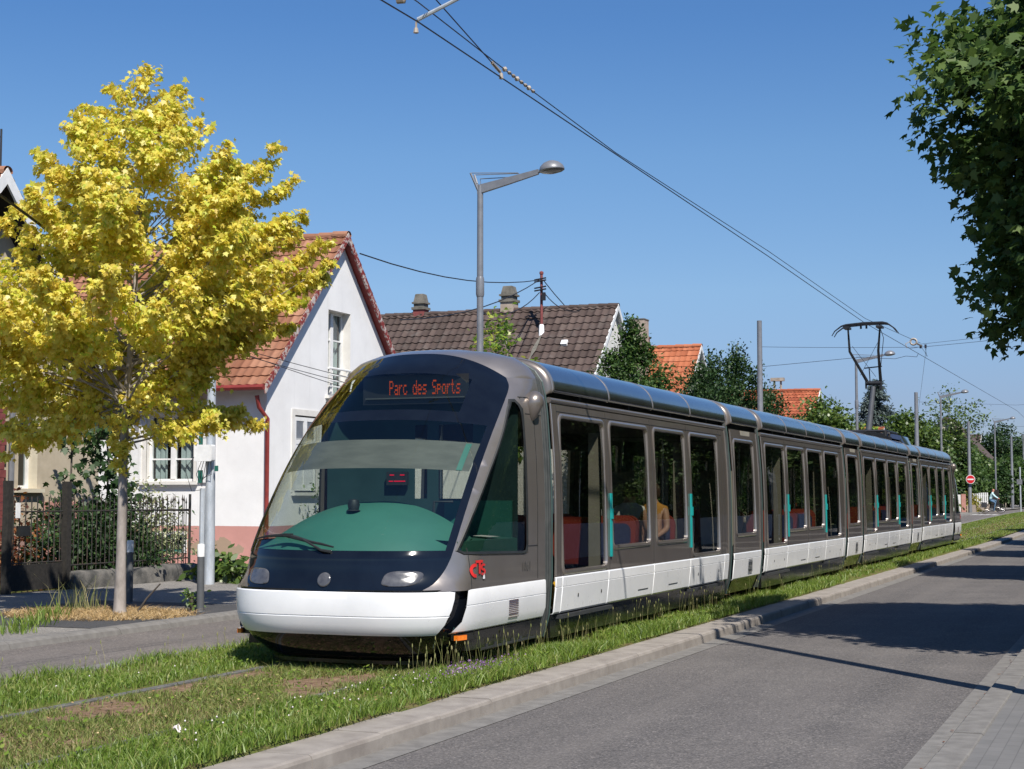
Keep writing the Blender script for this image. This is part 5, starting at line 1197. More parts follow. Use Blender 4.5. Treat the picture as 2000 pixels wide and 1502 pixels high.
# electricity standard on the brown roof and the house cables
o = empty('roof_mast', (-14.0, 55.45, 7.6), 'rusty electricity mast with cable clamps standing on the brown roof', 'mast')
b = MB(); b.lathe([(.001, 7.4), (.055, 7.4), (.055, 10.0), (.08, 10.02), (.08, 10.1), (.001, 10.14)], (-14.0, 55.5, 0), 10); b.build('shaft', K['brickred'], o, 40)
b = MB(); b.lathe([(.2, 7.45), (.11, 7.7), (.10, 8.05), (.07, 8.1)], (-14.0, 55.5, 0), 8); b.build('flashing', K['white_mark'], o, 40)
b = MB()
for z in (9.82, 9.74, 9.5, 9.4): b.tube([(-14.25, 55.4, z - .03), (-13.78, 55.4, z + .03)], .03, 5)
b.box(-13.95, -13.82, 55.36, 55.48, 9.0, 9.3); b.build('clamp', K['cable'], o)
mt = (-14.05, 55.4, 9.78)
for pts, l in (([(-11.2, 35.2, 7.72), mt], 'black house cable sagging from the white gable to the roof mast'), ([(-10.9, 36.9, 6.2), mt], 'lower black cable rising from the white house to the roof mast'), ([(-11.0, 42.5, 7.0), (-14.05, 55.4, 9.3)], 'thin black cable passing behind the lamp pole to the roof mast'), ([(-13.9, 55.5, 9.75), (-13.2, 62.5, 7.9)], 'black cable from the roof mast down to the orange roofed house'), ([(-13.9, 55.5, 9.3), (-12.6, 56.5, 8.75)], 'thin wire from the roof mast to the brown ridge')):
    wire('house_cable', pts, .018, l, 'cable', 'cable', 'service cables between houses', sag=.35)
for z, e, l in ((4.40, (-8.6, 35.0, 3.95), 'upper thin cable crossing the white gable'), (4.30, (-8.6, 35.0, 3.80), 'lower thin cable crossing the white gable'), (4.36, (-8.4, 33.0, 3.6), 'lowest thin cable in front of the white gable')): wire('street_cable', [(PX + .2, PY, z), e], .007, l, 'cable', 'cable', 'cables from the galvanised pole', sag=.06)
wire('street_cable', [(PX + .1, PY, 4.36), (-4.9, 12.5, 5.6)], .02, 'thick black cable passing through the yellow tree', 'cable', 'cable', 'cables from the galvanised pole', sag=.1)
wire('house_cable', [(-11.2, 95.5, 8.0), (-11.0, 128, 6.8)], .02, 'dark cable running right from the scalloped roof', 'cable', 'cable', 'service cables between houses', sag=.5)
o = empty('roof_mast', (-14, 128, 7), 'small dark electricity mast beside the spruce top', 'mast'); b = MB(); b.tube([(-13.2, 140, 6.5), (-13.2, 140, 8.6)], .06, 6); b.tube([(-13.6, 140, 8.2), (-12.8, 140, 8.3)], .04, 5); b.build('shaft', K['cable'], o)
# no entry sign
gs = gy(121); o = empty('no_entry_sign', (-5.1, 121.55, 2.5), 'round red no entry sign with white bar on the grey pole', 'road sign')
ax = ((1, 0, 0), (0, 0, 1), (0, -1, 0)); c = (-5.0, 121.5, 2.88)
b = MB(); b.lathe([(.001, -.01), (.33, -.01), (.33, .0), (.30, .002), (.001, .002)], c, 28, ax=ax); b.build('rim', K['white_mark'], o)
b = MB(); b.lathe([(.295, .004), (.295, .008), (.001, .008)], c, 28, ax=ax); b.build('red_disc', K['sign_red'], o)
b = MB(); b.box(c[0] - .22, c[0] + .22, c[1] - .013, c[1] - .0095, c[2] - .05, c[2] + .05); b.build('white_bar', K['white_mark'], o)
o = empty('signal_post', (-2.0, 128.8, .4), 'pale signal post with grey box standing in the far grass', 'sign post')
b = MB(); b.tube([(-2.0, 128.8, .4), (-2.0, 128.8, 3.9)], .06, 8); b.build('post', K['galv'], o, 40); b = MB(); b.box(-2.25, -1.85, 128.7, 128.9, 2.55, 2.95); b.build('box', K['pole_grey'], o)
o = empty('sign_post', (-6.8, 134, .4), 'thin post with a pale sign panel in front of the white fence', 'sign post')
b = MB(); b.tube([(-6.8, 134, .4), (-6.8, 134, 3.2)], .035, 6); b.build('post', K['galv'], o, 40); b = MB(); b.box(-7.05, -6.75, 133.93, 133.95, 2.5, 3.2); b.build('panel', K['white_cap'], o)
# street post near the end of the road
o = empty('delineator_post', (-4.55, 100, .25), 'small weathered bollard near the far crossing', 'bollard'); b = MB(); b.lathe([(.001, 0), (.09, 0), (.09, .9), (.001, .95)], (-6.5, 122.5, .38), 10); b.build('post', K['boll'], o, 40)
# garden wall, gate and iron railings
FX = -10.2
b = MB(); P = [(-.16, -.1), (-.16, .22), (-.12, .29), (0, .32), (.12, .29), (.16, .22), (.16, -.1)]
b.rings([[(FX + x + noise.noise(Vector((x * 3, y * 1.3, z * 3))) * .03, y, z + noise.noise(Vector((y, x, 4))) * .025) for x, z in P] for y in lin(22.45, 26.35, 30)], False, True); tag(b.build('garden_wall', K['stonewall'], None, 50), 'low weathered stone wall under the iron railings', 'wall')
def railing(name, label, p0, p1, zb, zt, post0, post1):
    o = empty(name, (p0[0], p0[1], zb), label, 'fence'); p0, p1 = Vector((*p0, 0)), Vector((*p1, 0)); L = (p1 - p0).length; n = int(L / .125); b = MB()
    for i in range(1, n):
        p = p0.lerp(p1, i / n); h = zt + (.0 if i % 2 else -.06)
        b.tube([(p.x, p.y, zb), (p.x, p.y, h - .1)], .009, 5); b.lathe([(.009, -.1), (.022, -.07), (.012, -.04), (.001, .03)], (p.x, p.y, h), 5)
    for z in (zb + .12, zt - .27): b.tube([(p0.x, p0.y, z), (p1.x, p1.y, z)], .014, 5)
    b.build('railing_panel', K['iron'], o)
    for q, s in ((p0, post0), (p1, post1)):
        if s: b = MB(); b.tube([(q.x, q.y, zb - .2), (q.x, q.y, zt + .03)], .026, 6); b.build('post', K['iron'], o)
railing('iron_railing', 'rusty iron spear-topped railings along the pavement on the low wall', (FX, 22.5), (FX, 26.2), .30, 1.62, 0, 1)
railing('iron_railing', 'second iron railing panel running back from the pavement corner', (FX - .02, 26.22), (-15, 26.22), .1, 1.6, 0, 0)
o = empty('garden_gate', (FX, 21.7, 0), 'dark iron garden gate with sheet metal lower half', 'gate'); b = MB()
for i in range(9): b.tube([(FX, 21.05 + i * .15, .45), (FX, 21.05 + i * .15, 1.6)], .011, 5)
for z in (.5, 1.35): b.tube([(FX, 20.98, z), (FX, 22.32, z)], .014, 5)
b.build('bars', K['iron'], o); b = MB(); b.box(FX - .015, FX + .015, 20.98, 22.32, .05, .48); b.build('lower_panel', K['wood_dark'], o); b = MB(); b.box(FX + .02, FX + .1, 21.1, 21.35, .95, 1.12); b.build('letter_box', K['rubber'], o)
for y, l in ((22.42, 'dark weathered gate post where the low wall begins'), (20.9, 'dark weathered gate post at the left picture edge')):
    b = MB(); b.rings([[(FX + s * .06 + noise.noise(Vector((z, s, y))) * .02, y + t * .06, z) for s, t in ((-1, -1), (1, -1), (1, 1), (-1, 1))] for z in lin(0, 1.86, 10)], True, True); tag(b.build('gate_post', K['wood_dark']), l, 'gate post', 'posts of the garden gate')
tag(MB().box(FX + .12, FX + .13, 20.95, 21.06, 1.25, 1.5).build('notice_plate', K['white_cap']), 'small white notice plate on the left gate post', 'notice')
# far corner: white picket fence, gate
o = empty('picket_fence', (-8, 141, .45), 'white picket fence on a low wall behind the cyclist', 'fence'); b = MB(); x = -10.9
while x < -5.55: b.box(x, x + .11, 140.9, 140.93, 1.0, 1.92 + .03 * math.sin(x * 3)); x += .165
b.box(-10.9, -5.5, 140.94, 140.97, 1.15, 1.22); b.box(-10.9, -5.5, 140.94, 140.97, 1.65, 1.72); b.build('pickets', K['white_wood'], o); b = MB(); b.box(-11, -5.4, 140.8, 141.1, .3, .98); b.build('base_wall', K['chim'], o)
o = empty('entrance_gate', (-7.5, 118, .4), 'white garden gate between posts left of the no entry sign', 'gate')
b = MB(); b.box(-7.0, -6.0, 124.0, 124.06, .45, 1.75); b.build('gate_leaf', K['white_wood'], o); b = MB(); b.box(-6.62, -6.38, 123.96, 123.995, .85, 1.5); b.build('gate_window', K['glass_house'], o); b = MB(); b.box(-5.95, -5.65, 124, 124.3, .3, 1.8); b.build('post', K['pinkw'], o)
b = MB(); b.box(-5.6, -5.3, 124.4, 130, .3, .95); tag(b.build('corner_wall', K['chim']), 'short beige garden wall beside the no entry sign pole', 'wall')
o = empty('dark_gate', (-5.3, 143, .4), 'dark timber gate at the end of the white picket fence', 'gate'); b = MB(); b.box(-5.35, -4.7, 142, 142.1, .4, 2.2); b.build('gate_leaf', K['wood_dark'], o); b = MB(); b.box(-3.6, -3.4, 158, 158.3, .4, 2.0); b.build('post', K['white_wood'], o)
# litter in the grass
b = MB(); b.grid(lambda u, v: (1.03 + u * .05 + .012 * math.sin(v * 9), 8.98 + v * .03, .06 + .016 * math.sin(u * 5) + .022 * v), lin(0, 1, 6), lin(0, 1, 5)); tag(b.build('litter', K['cloverw'], None, 60), 'crumpled pale paper scrap lying in the grass beside the kerb', 'litter')
# ================================================================== trees and plants
def foliage(C, O, nl, spread, size, shape, m, parent, droop=.5, name='crown', jitter=.25, upn=.8, stretch=1.0):
    """C cluster centres (n,3), O outward directions; nl leaves around each"""
    C = np.asarray(C, float); O = np.asarray(O, float); n = len(C); idx = np.repeat(np.arange(n), nl); k = len(idx)
    sp = np.asarray(spread) if np.ndim(spread) else np.full(n, spread)
    t = np.clip(nrg.normal(0, 1, k), -1.8, 1.5); P = C[idx] + np.clip(nrg.normal(0, 1, (k, 3)), -1.9, 1.9) * sp[idx][:, None] * np.array([1, 1, .75]) + O[idx] * (t * sp[idx] * stretch)[:, None]
    A = O[idx] * .7 + nrg.normal(0, .55, (k, 3)); A[:, 2] -= droop
    Nr = nrg.normal(0, .5, (k, 3)) + O[idx] * .55; Nr[:, 2] += upn
    return leaf_mesh(name, P, A, Nr, size * nrg.uniform(1 - jitter, 1 + jitter * 1.2, k), shape, m, parent)
def limb(b, p0, p1, r0, r1, bend=.15, n=5, lift=.2):
    p0, p1 = Vector(p0), Vector(p1); L = (p1 - p0).length; off = Vector((rnd.uniform(-1, 1), rnd.uniform(-1, 1), lift)) * bend * L * .5
    b.tube([p0.lerp(p1, t) + off * math.sin(t * math.pi) for t in lin(0, 1, n)], [r0 + (r1 - r0) * t for t in lin(0, 1, n)], 5, False)
def tree(name, label, loc, z1, prof, ncl, nl, spread, size, shape, lm, bk, r0=.1, limbs=24, group=None, droop=.4, lump=.3, shell=.42, cat='tree', lean=(0, 0), seed=1, stretch=.8, upn=.8, upward=.2, sx=1.0):
    """prof: [(height, radius)...] of the crown"""
    x, y, z = loc; o = empty(name, loc, label, cat, group); Zs = [p[0] for p in prof]; Rs = [p[1] for p in prof]; rr = random.Random(seed)
    C, O = [], []; wmax = max(Rs)
    while len(C) < ncl:
        h = rr.uniform(Zs[0], Zs[-1]); r = interp(h, Zs, Rs)
        if rr.random() > (r / wmax) ** 1.1 + .08: continue
        a = rr.uniform(0, 6.283); lk = 1 + lump * 2 * noise.noise(Vector((math.cos(a) * 1.2 + seed * 7, math.sin(a) * 1.2, h * .9)))
        q = r * lk * rr.random() ** shell; dx, dy = math.cos(a) * q * sx, math.sin(a) * q
        k = (h - Zs[0]) / (Zs[-1] - Zs[0])
        C.append((x + dx + lean[0] * k, y + dy + lean[1] * k, z + h)); d = Vector((dx, dy, upward * wmax + (h - (Zs[0] + Zs[-1]) / 2) * .35)); d = d.normalized() if d.length > 1e-3 else Vector((0, 0, 1)); O.append(tuple(d))
    b = MB(); top = Zs[0] + (Zs[-1] - Zs[0]) * .86; f = Zs[0] + (Zs[-1] - Zs[0]) * .15
    tp = [(x, y, z - .1), (x + .01, y, z + .15)] + [(x + lean[0] * t * .6 + rr.uniform(-.03, .03) * t * 3, y + lean[1] * t * .6 + rr.uniform(-.03, .03), z + .15 + (top - .15) * t) for t in lin(.15, 1, 8)]
    b.tube(tp, [r0 * 1.25, r0] + [r0 * (1 - .85 * t) for t in lin(.1, 1, 8)], 9)
    for c in rr.sample(C, min(limbs, len(C))):
        h = max(f * .75, (c[2] - z) - .35 * math.hypot(c[0] - x, c[1] - y) - .3); h = min(h, top * .95); k = h / top
        limb(b, (x + lean[0] * k * .6, y + lean[1] * k * .6, z + h), c, r0 * .42 * (1.1 - k), .006, .16)
    b.build('trunk', bk, o, 60, fix=False)
    foliage(C, O, nl, spread, size, shape, lm, o, droop, upn=upn, stretch=stretch); return o

# the yellow maple, its crown shaped from its own outline (half widths to both sides by height)
YT = Vector((-5.8, 17.87, .02)); S_ = .00695
OUT = [(118, 258, 282), (150, 212, 330), (175, 190, 345), (200, 160, 372), (240, 125, 415), (290, 72, 455), (325, 75, 545), (370, 60, 570), (400, 0, 590), (440, -40, 615), (480, -70, 640), (520, -95, 636), (570, -105, 612), (620, -110, 580), (680, -115, 520), (740, -110, 505), (790, -100, 500), (830, -80, 480), (870, -30, 215)]
def yel():
    o = empty('yellow_maple', YT, 'golden yellow maple tree with pale smooth trunk in a straw covered pit', 'tree')
    rr = random.Random(8); H = [1.6 + (970 - p[0]) * S_ for p in OUT][::-1]; Lf = [(p[1] - 240) * S_ for p in OUT][::-1]; Rg = [(p[2] - 240) * S_ for p in OUT][::-1]
    fh = Vector((-math.sin(TH), math.cos(TH), 0)); C, O, S, tips = [], [], [], []
    T = YT
    path = [(0, -.1), (.0, .1), (.005, .7), (.01, 1.5), (.015, 2.3), (.05, 3.0), (.10, 3.8), (.14, 4.6), (.16, 5.6), (.2, 6.6), (.22, 7.3)]
    ax_ = lambda h: T + rt * interp(h, [q[1] for q in path], [q[0] for q in path]) + Vector((0, 0, h))
    def branch(tip, h0, dens_=9, s0=.16, s1=.055, t0=.34):
        a = ax_(h0); L = (tip - a).length; n = max(4, int(L * dens_)); w_ = Vector((rr.uniform(-1, 1), rr.uniform(-1, 1), rr.uniform(0, 1.2))) * .09 * L
        f = lambda t: a.lerp(tip, t) + w_ * math.sin(t * math.pi) + Vector((0, 0, -.05 * L * math.sin(t * math.pi)))
        limbs_.append(([f(t) for t in lin(0, 1, 6)], max(.008, .021 * (1.2 - h0 / 7.5))))
        for k in range(n):
            t = t0 + (1 - t0) * (k + rr.random() * .8) / n; p = f(min(1, t)); sp = s0 + (s1 - s0) * ((t - t0) / (1 - t0)) ** 1.2
            side_ = Vector((rr.gauss(0, 1), rr.gauss(0, 1), rr.gauss(0, .6))) * sp * .9
            C.append(tuple(p + side_)); d = (tip - a).normalized() * .8 + side_.normalized() * .5 + Vector((0, 0, -.15)); O.append(tuple(d.normalized())); S.append(sp * rr.uniform(.5, .8))
    limbs_ = []
    at = lambda px, py, v: T + rt * ((px - 240) * S_) + fh * v + Vector((0, 0, 1.6 + (970 - py) * S_ - T.z))
    for px, py in ((270, 120), (207, 145), (322, 150), (165, 188), (130, 222), (62, 283), (75, 310), (545, 290), (500, 310), (405, 235), (350, 200), (440, 275), (570, 345), (598, 408), (640, 470), (650, 505), (632, 530), (600, 590), (575, 625), (560, 420), (500, 826), (470, 800), (440, 810), (410, 745), (15, 885), (50, 860), (95, 830), (150, 820), (215, 868), (20, 395), (-30, 420), (-70, 480), (-100, 540), (-115, 600), (-120, 690), (-110, 780), (-90, 850), (320, 735), (370, 735), (540, 560), (480, 640), (520, 650), (100, 390), (30, 620), (60, 740)):
        v = rr.gauss(0, .22); tip = at(px, py, v); h = tip.z - T.z; hr = abs((px - 240) * S_); h0 = min(6.3, max(rr.uniform(2.25, 3.5), h - hr * rr.uniform(.4, .8) - .35)); tips.append(tip); branch(tip, h0)
    n = 0
    while n < 80:      # limbs towards and away from the street, inside the same outline
        h = rr.uniform(H[0] + .1, H[-1] - .45); a, c = interp(h, H, Lf), interp(h, H, Rg); hw = (c - a) / 2
        if rr.random() > hw / 2.4 + .12: continue
        g = rr.choice((-1, 1)) * rr.uniform(.25, 1) * math.pi / 2; u = (a + c) / 2 + hw * .93 * math.cos(g) * rr.choice((-1, 1)); v = hw * .92 * math.sin(g)
        if h < (3.55 if v < -.2 else 3.25 if u > .2 else 2.9): continue
        tip = T + rt * u + fh * v + Vector((0, 0, h)); branch(tip, min(6.3, max(rr.uniform(2.5, 3.8), h - math.hypot(u, v) * rr.uniform(.3, .7) - .3)), 8, .14, .055, .46); n += 1
    b = MB(); P = [T + rt * u + Vector((0, 0, z)) for u, z in path]
    b.tube(P, [.115, .086, .066, .062, .058, .05, .042, .034, .024, .013, .006], 12, False)
    for q, r in limbs_: b.tube(q, [r * (1 - .85 * t) for t in lin(0, 1, 6)], 5, False)
    b.build('trunk', K['bark'], o, 60, fix=False)
    for z in (1.95, 2.05, 2.15, 2.25, 2.3): C.append(tuple(T + Vector((rr.gauss(.05, .04), -.06, z)))); O.append((.3, -.6, .3)); S.append(.045)
    foliage(C, O, 40, np.array(S), .068, 'maple', K['lf_yellow'], o, .85, jitter=.35, upn=.45, stretch=.8)
yel()
# dark maples along the pavement on the right
DM = [(2.3, .9), (2.7, 1.75), (3.1, 2.3), (3.6, 2.6), (4.3, 2.9), (5.2, 3.2), (5.9, 3.6), (6.4, 3.55), (7.0, 3.3), (7.6, 2.8), (8.5, 1.8), (9.2, .6)]
dm = tree('dark_maple', 'dark green maple whose crown hangs in from the right picture edge', (8.35, 19.2, -.1), 9, DM, 1250, 74, .19, .118, 'maple', K['lf_dark'], K['bark_d'], .13, 60, 'maples along the right pavement', .3, .11, .36, seed=3, upn=.8, stretch=.5)
for i, (x, y, s, rz, l) in enumerate(((8.35, 35.0, .95, 2.0, 'second dark maple along the right pavement, beyond the first'), (8.2, 47.5, .9, 4.0, 'third dark maple along the right pavement'), (8.0, 59.0, .95, 1.1, 'fourth dark maple along the right pavement'), (8.2, 72.0, 1.0, 3.0, 'fifth dark maple along the right pavement'), (8.6, 88.0, 1.0, 5.2, 'sixth dark maple along the right pavement'))):
    c = copy_tree(dm); c.location = (x, y, -.1); c.rotation_euler.z = rz; c.scale = (s, s, s); c['label'] = l
# unseen hedge and maples added so the tram windows mirror dark foliage
n = 60000; x = nrg.uniform(10.7, 12.6, n); y = nrg.uniform(9, 220, n); z = nrg.uniform(0, 1, n) ** .7 * (2.5 + .5 * np.sin(y * .7)); az = nrg.uniform(0, 6.28, n)
tag(leaf_mesh('hedge', np.stack([x, y, z], 1), np.stack([np.cos(az), np.sin(az), az * 0 + .2], 1), np.stack([np.sin(az * 3), np.cos(az * 2), az * 0 + .8], 1), nrg.uniform(.18, .34, n), 'clump', K['lf_dark']), kind='stuff')
for i, (x, y, s) in enumerate(((13.5, 27, 1.1), (14.5, 38, 1.25), (13.8, 54, 1.1), (15, 66, 1.3), (14, 82, 1.2), (14, 98, 1.3), (15, 115, 1.3), (14, 134, 1.3), (15, 155, 1.4), (14, 180, 1.4))):  # added second row covers the sky gap in the window reflections
    c = copy_tree(dm); c.location = (x, y, -1.2); c.rotation_euler.z = i * 1.7; c.scale = (s, s, s); c['group'] = 'unseen maples added behind the right hedge'; c['label'] = ('first', 'second', 'third', 'fourth', 'fifth', 'sixth', 'seventh', 'eighth', 'ninth', 'tenth')[i] + ' unseen maple added behind the hedge of the right pavement'
# gardens on the left
tree('young_maple', 'young lime green maple standing between the lamp pole and the brown roof', (-5.8, 31.7, 0), 5.5, [(2.6, .4), (3.4, .75), (4.3, .8), (5.0, .6), (5.5, .15)], 60, 42, .14, .10, 'maple', K['lf_lime'], K['bark'], .05, 14, seed=5)
tree('garden_tree', 'dense glossy green tree in front of the brown roof end', (-9, 50.6, 0), 7.3, [(1.5, 1.3), (3, 1.75), (4.5, 1.7), (5.6, 1.3), (6.5, .62), (7.4, .15)], 420, 64, .17, .13, 'oval', K['lf_mid'], K['bark_d'], .1, 20, seed=6, upn=1.0, lump=.25)
for i, (x, y, top, r, l) in enumerate(((-8.6, 58.3, 6.15, 1.1, 'dark shrubby tree just left of the tallest dark shoots'), (-9.0, 61.5, 7.15, 1.25, 'dark tree with tall upright shoots left of the grey wire pole'), (-9.0, 66.0, 7.75, 1.35, 'tallest dark tree with upright shoots beside the grey wire pole'), (-9.0, 71.5, 6.5, 1.5, 'dark bushy tree in front of the scalloped roof'))):
    tree('hornbeam', l, (x, y, 0), top, [(1, r), (3.5, r * 1.1), (top - 2.0, r), (top - 1.0, r * .62), (top, .12)], 270, 60, .18, .135, 'oval', K['lf_ivy'], K['bark_d'], .1, 20, seed=10 + i, lump=.42, stretch=1.7, upward=.9, droop=.1)
for i, (x, y, top, r, lm, l) in enumerate(((-9, 84.5, 6.5, 1.9, 'lf_green', 'light green round tree right of the scalloped roof'), (-9.5, 90.5, 5.9, 1.9, 'lf_green', 'second light green tree beside the street lamp'), (-9, 99.5, 5.3, 1.5, 'lf_lime', 'yellowish green tree below the spruce'), (-9.7, 121, 6.9, 1.1, 'lf_green', 'green tree behind the slim grey wire pole'), (-8.7, 116, 6.7, 2.4, 'lf_green', 'broad green garden tree right of the tram roof end'), (-9.3, 122, 6.4, 2.5, 'lf_mid', 'bushy green tree left of the no entry sign'), (-7.9, 129.5, 6.2, 2.3, 'lf_mid', 'dark green tree behind the no entry sign'), (-8.3, 148, 5.0, 2.2, 'lf_mid', 'green tree behind the white picket fence'), (-7.2, 152, 4.6, 2.0, 'lf_ivy', 'low dark tree behind the cyclist'), (-9.2, 150, 6.2, 2.4, 'lf_green', 'green tree between the cyclist and the cream gable'), (-8.0, 186, 8.8, 3.2, 'lf_ivy', 'dark evergreen tree right of the mottled roof'), (-4.6, 192, 8.5, 3.0, 'lf_ivy', 'dark evergreen tree at the far right edge'), (-6.5, 176, 5.2, 2.4, 'lf_mid', 'round green bush below the dark evergreens'))):
    tree('garden_tree', l, (x, y, gy(y)), top, [(.6, r * .9), (top * .35, r * 1.1), (top * .65, r), (top * .85, r * .7), (top, .25)], 230, 60, r * .16, .2 if y < 110 else .26, 'clump', K[lm], K['bark_d'], .12, 16, 'garden trees along the far street', seed=30 + i, lump=.35)
tree('ash_tree', 'airy green tree with loose upright sprays above the leafy gardens', (-7.0, 126.5, .35), 9.0, [(4.5, 1.2), (6.2, 2.1), (7.4, 2.0), (8.3, 1.5), (9.3, .5)], 90, 24, .26, .2, 'clump', K['lf_green'], K['bark_d'], .1, 50, seed=51, lump=.5, stretch=1.8, upward=1.2)
def spruce(name, label, loc, H, rb, n=900):
    x, y, z = loc; o = empty(name, loc, label, 'tree'); b = MB(); b.tube([(x, y, z - .1), (x, y, z + H)], [.22, .02], 7); C, O, S = [], [], []
    h = .8
    while h < H - .1:
        r = rb * (1 - h / H) ** .85 + .08; nb = 7 + int(r * 3)
        for k in range(nb):
            a = rnd.uniform(0, 6.28); rl = r * rnd.uniform(.75, 1.12); b.tube([(x, y, z + h + .1), (x + math.cos(a) * rl, y + math.sin(a) * rl, z + h - .12 * rl)], [.03, .008], 4, False)
            for t in lin(.25, 1, 2 + int(rl * 2.4)): C.append((x + math.cos(a) * rl * t, y + math.sin(a) * rl * t, z + h - .10 * rl * t)); O.append((math.cos(a), math.sin(a), -.1))
        h += .30 + .012 * h
    b.build('trunk', K['bark_d'], o, 60, fix=False); foliage(C, O, 22, .13, .30, 'needle', K['lf_spruce'], o, .25, upn=.5, stretch=1.3)
spruce('blue_spruce', 'tall blue grey spruce behind the pantograph arm', (-14, 136, .3), 11.2, 4.3)
spruce('conifer', 'small dark conifer tip behind the ridge of the brown roof', (-22.5, 76, 0), 10.9, 1.6)
def shrub(name, label, loc, r, h, ncl, nl, size, shape, lm, spread=.12, seed=1, cat='shrub', group=None, sx=1.0, lump=.4):
    return tree(name, label, loc, h, [(.06, r * .8), (h * .4, r), (h * .75, r * .8), (h, r * .25)], ncl, nl, spread, size, shape, K[lm], K['bark_d'], .02, 14, group, .35, lump, .45, cat, seed=seed, sx=sx)
def climber(name, label, pts, nl, size, lm, spread):
    o = empty(name, pts[0], label, 'climber'); b = MB(); b.tube(pts, [.02] * len(pts), 5); b.build('stem', K['bark_d'], o, 60, fix=False)
    C = [tuple(Vector(a).lerp(Vector(c), t) + Vector((rnd.gauss(0, spread * .6), rnd.gauss(0, spread), 0))) for a, c in zip(pts[:-1], pts[1:]) for t in lin(0, .9, 7)]
    foliage(C, [(.5, -.5, .2)] * len(C), nl, spread * .55, size, 'maple', K[lm], o, .8, upn=.3)
climber('climbing_vine', 'dark leaved climbing vine growing up between the beige and white houses', [(-11.3, 25.0, 0), (-11.3, 25.05, 1.2), (-11.35, 25.15, 2.3), (-11.4, 25.0, 3.6)], 24, .15, 'lf_ivy', .30)
climber('climbing_vine', 'thinner climbing vine beside the dark window of the beige house', [(-11.5, 24.1, 0), (-11.5, 24.2, 1.4), (-11.55, 24.3, 2.6), (-11.6, 24.4, 3.3)], 14, .13, 'lf_ivy', .2)
shrub('dark_shrub', 'dark garden shrub behind the iron railings near the gate', (-11.1, 23.4, 0), .75, 1.5, 90, 40, .09, 'oval', 'lf_ivy', .14, 61)
shrub('dark_shrub', 'dark garden shrub behind the railings beside the tree trunk', (-11.1, 24.9, 0), .8, 1.55, 100, 40, .09, 'oval', 'lf_ivy', .14, 62)
shrub('variegated_shrub', 'pale variegated shrub behind the railings under the white window', (-12.0, 27.3, 0), .75, 1.75, 90, 40, .08, 'oval', 'lf_var', .14, 63)
shrub('dark_shrub', 'low dark shrub behind the right end of the railings', (-11.3, 25.9, 0), .55, .9, 60, 40, .08, 'oval', 'lf_ivy', .12, 64)
shrub('red_shrub', 'red brown leaved shrub behind the garden gate', (-11.2, 22.3, 0), .4, 1.5, 26, 26, .08, 'maple', 'lf_red', .14, 65)
shrub('broad_leaf_plant', 'bright broad leaved plant at the foot of the galvanised pole', (-9.25, 25.7, 0), .36, .55, 26, 12, .17, 'oval', 'lf_green', .1, 66, 'plant'); shrub('broad_leaf_plant', 'smaller broad leaved plant to the right of the galvanised pole', (-8.45, 25.1, 0), .22, .4, 14, 10, .15, 'oval', 'lf_green', .08, 67, 'plant')
shrub('yellow_shrub', 'yellow and red low shrub behind the cyclist', (-6.0, 128.6, .4), 1.0, 1.3, 60, 40, .14, 'oval', 'lf_ylgreen', .2, 68)
shrub('sapling', 'leafy sapling in the gravel beside the white house wall', (-10.6, 32.6, 0), .35, 2.2, 40, 22, .09, 'oval', 'lf_green', .12, 69, 'plant')
shrub('pit_weed', 'small weed at the foot of the front bollard', (-5.35, 18.9, .02), .14, .22, 12, 10, .06, 'oval', 'lf_green', .05, 70, 'weed')
b = MB(); b.tube([(-5.72, 18.15, .02), (-5.6, 18.2, .22), (-5.42, 18.25, .42)], [.018, .014, .010], 6); tag(b.build('dead_branch', K['bark_d'], None, 60), 'broken brown twig sticking up beside the yellow maple trunk', 'twig')
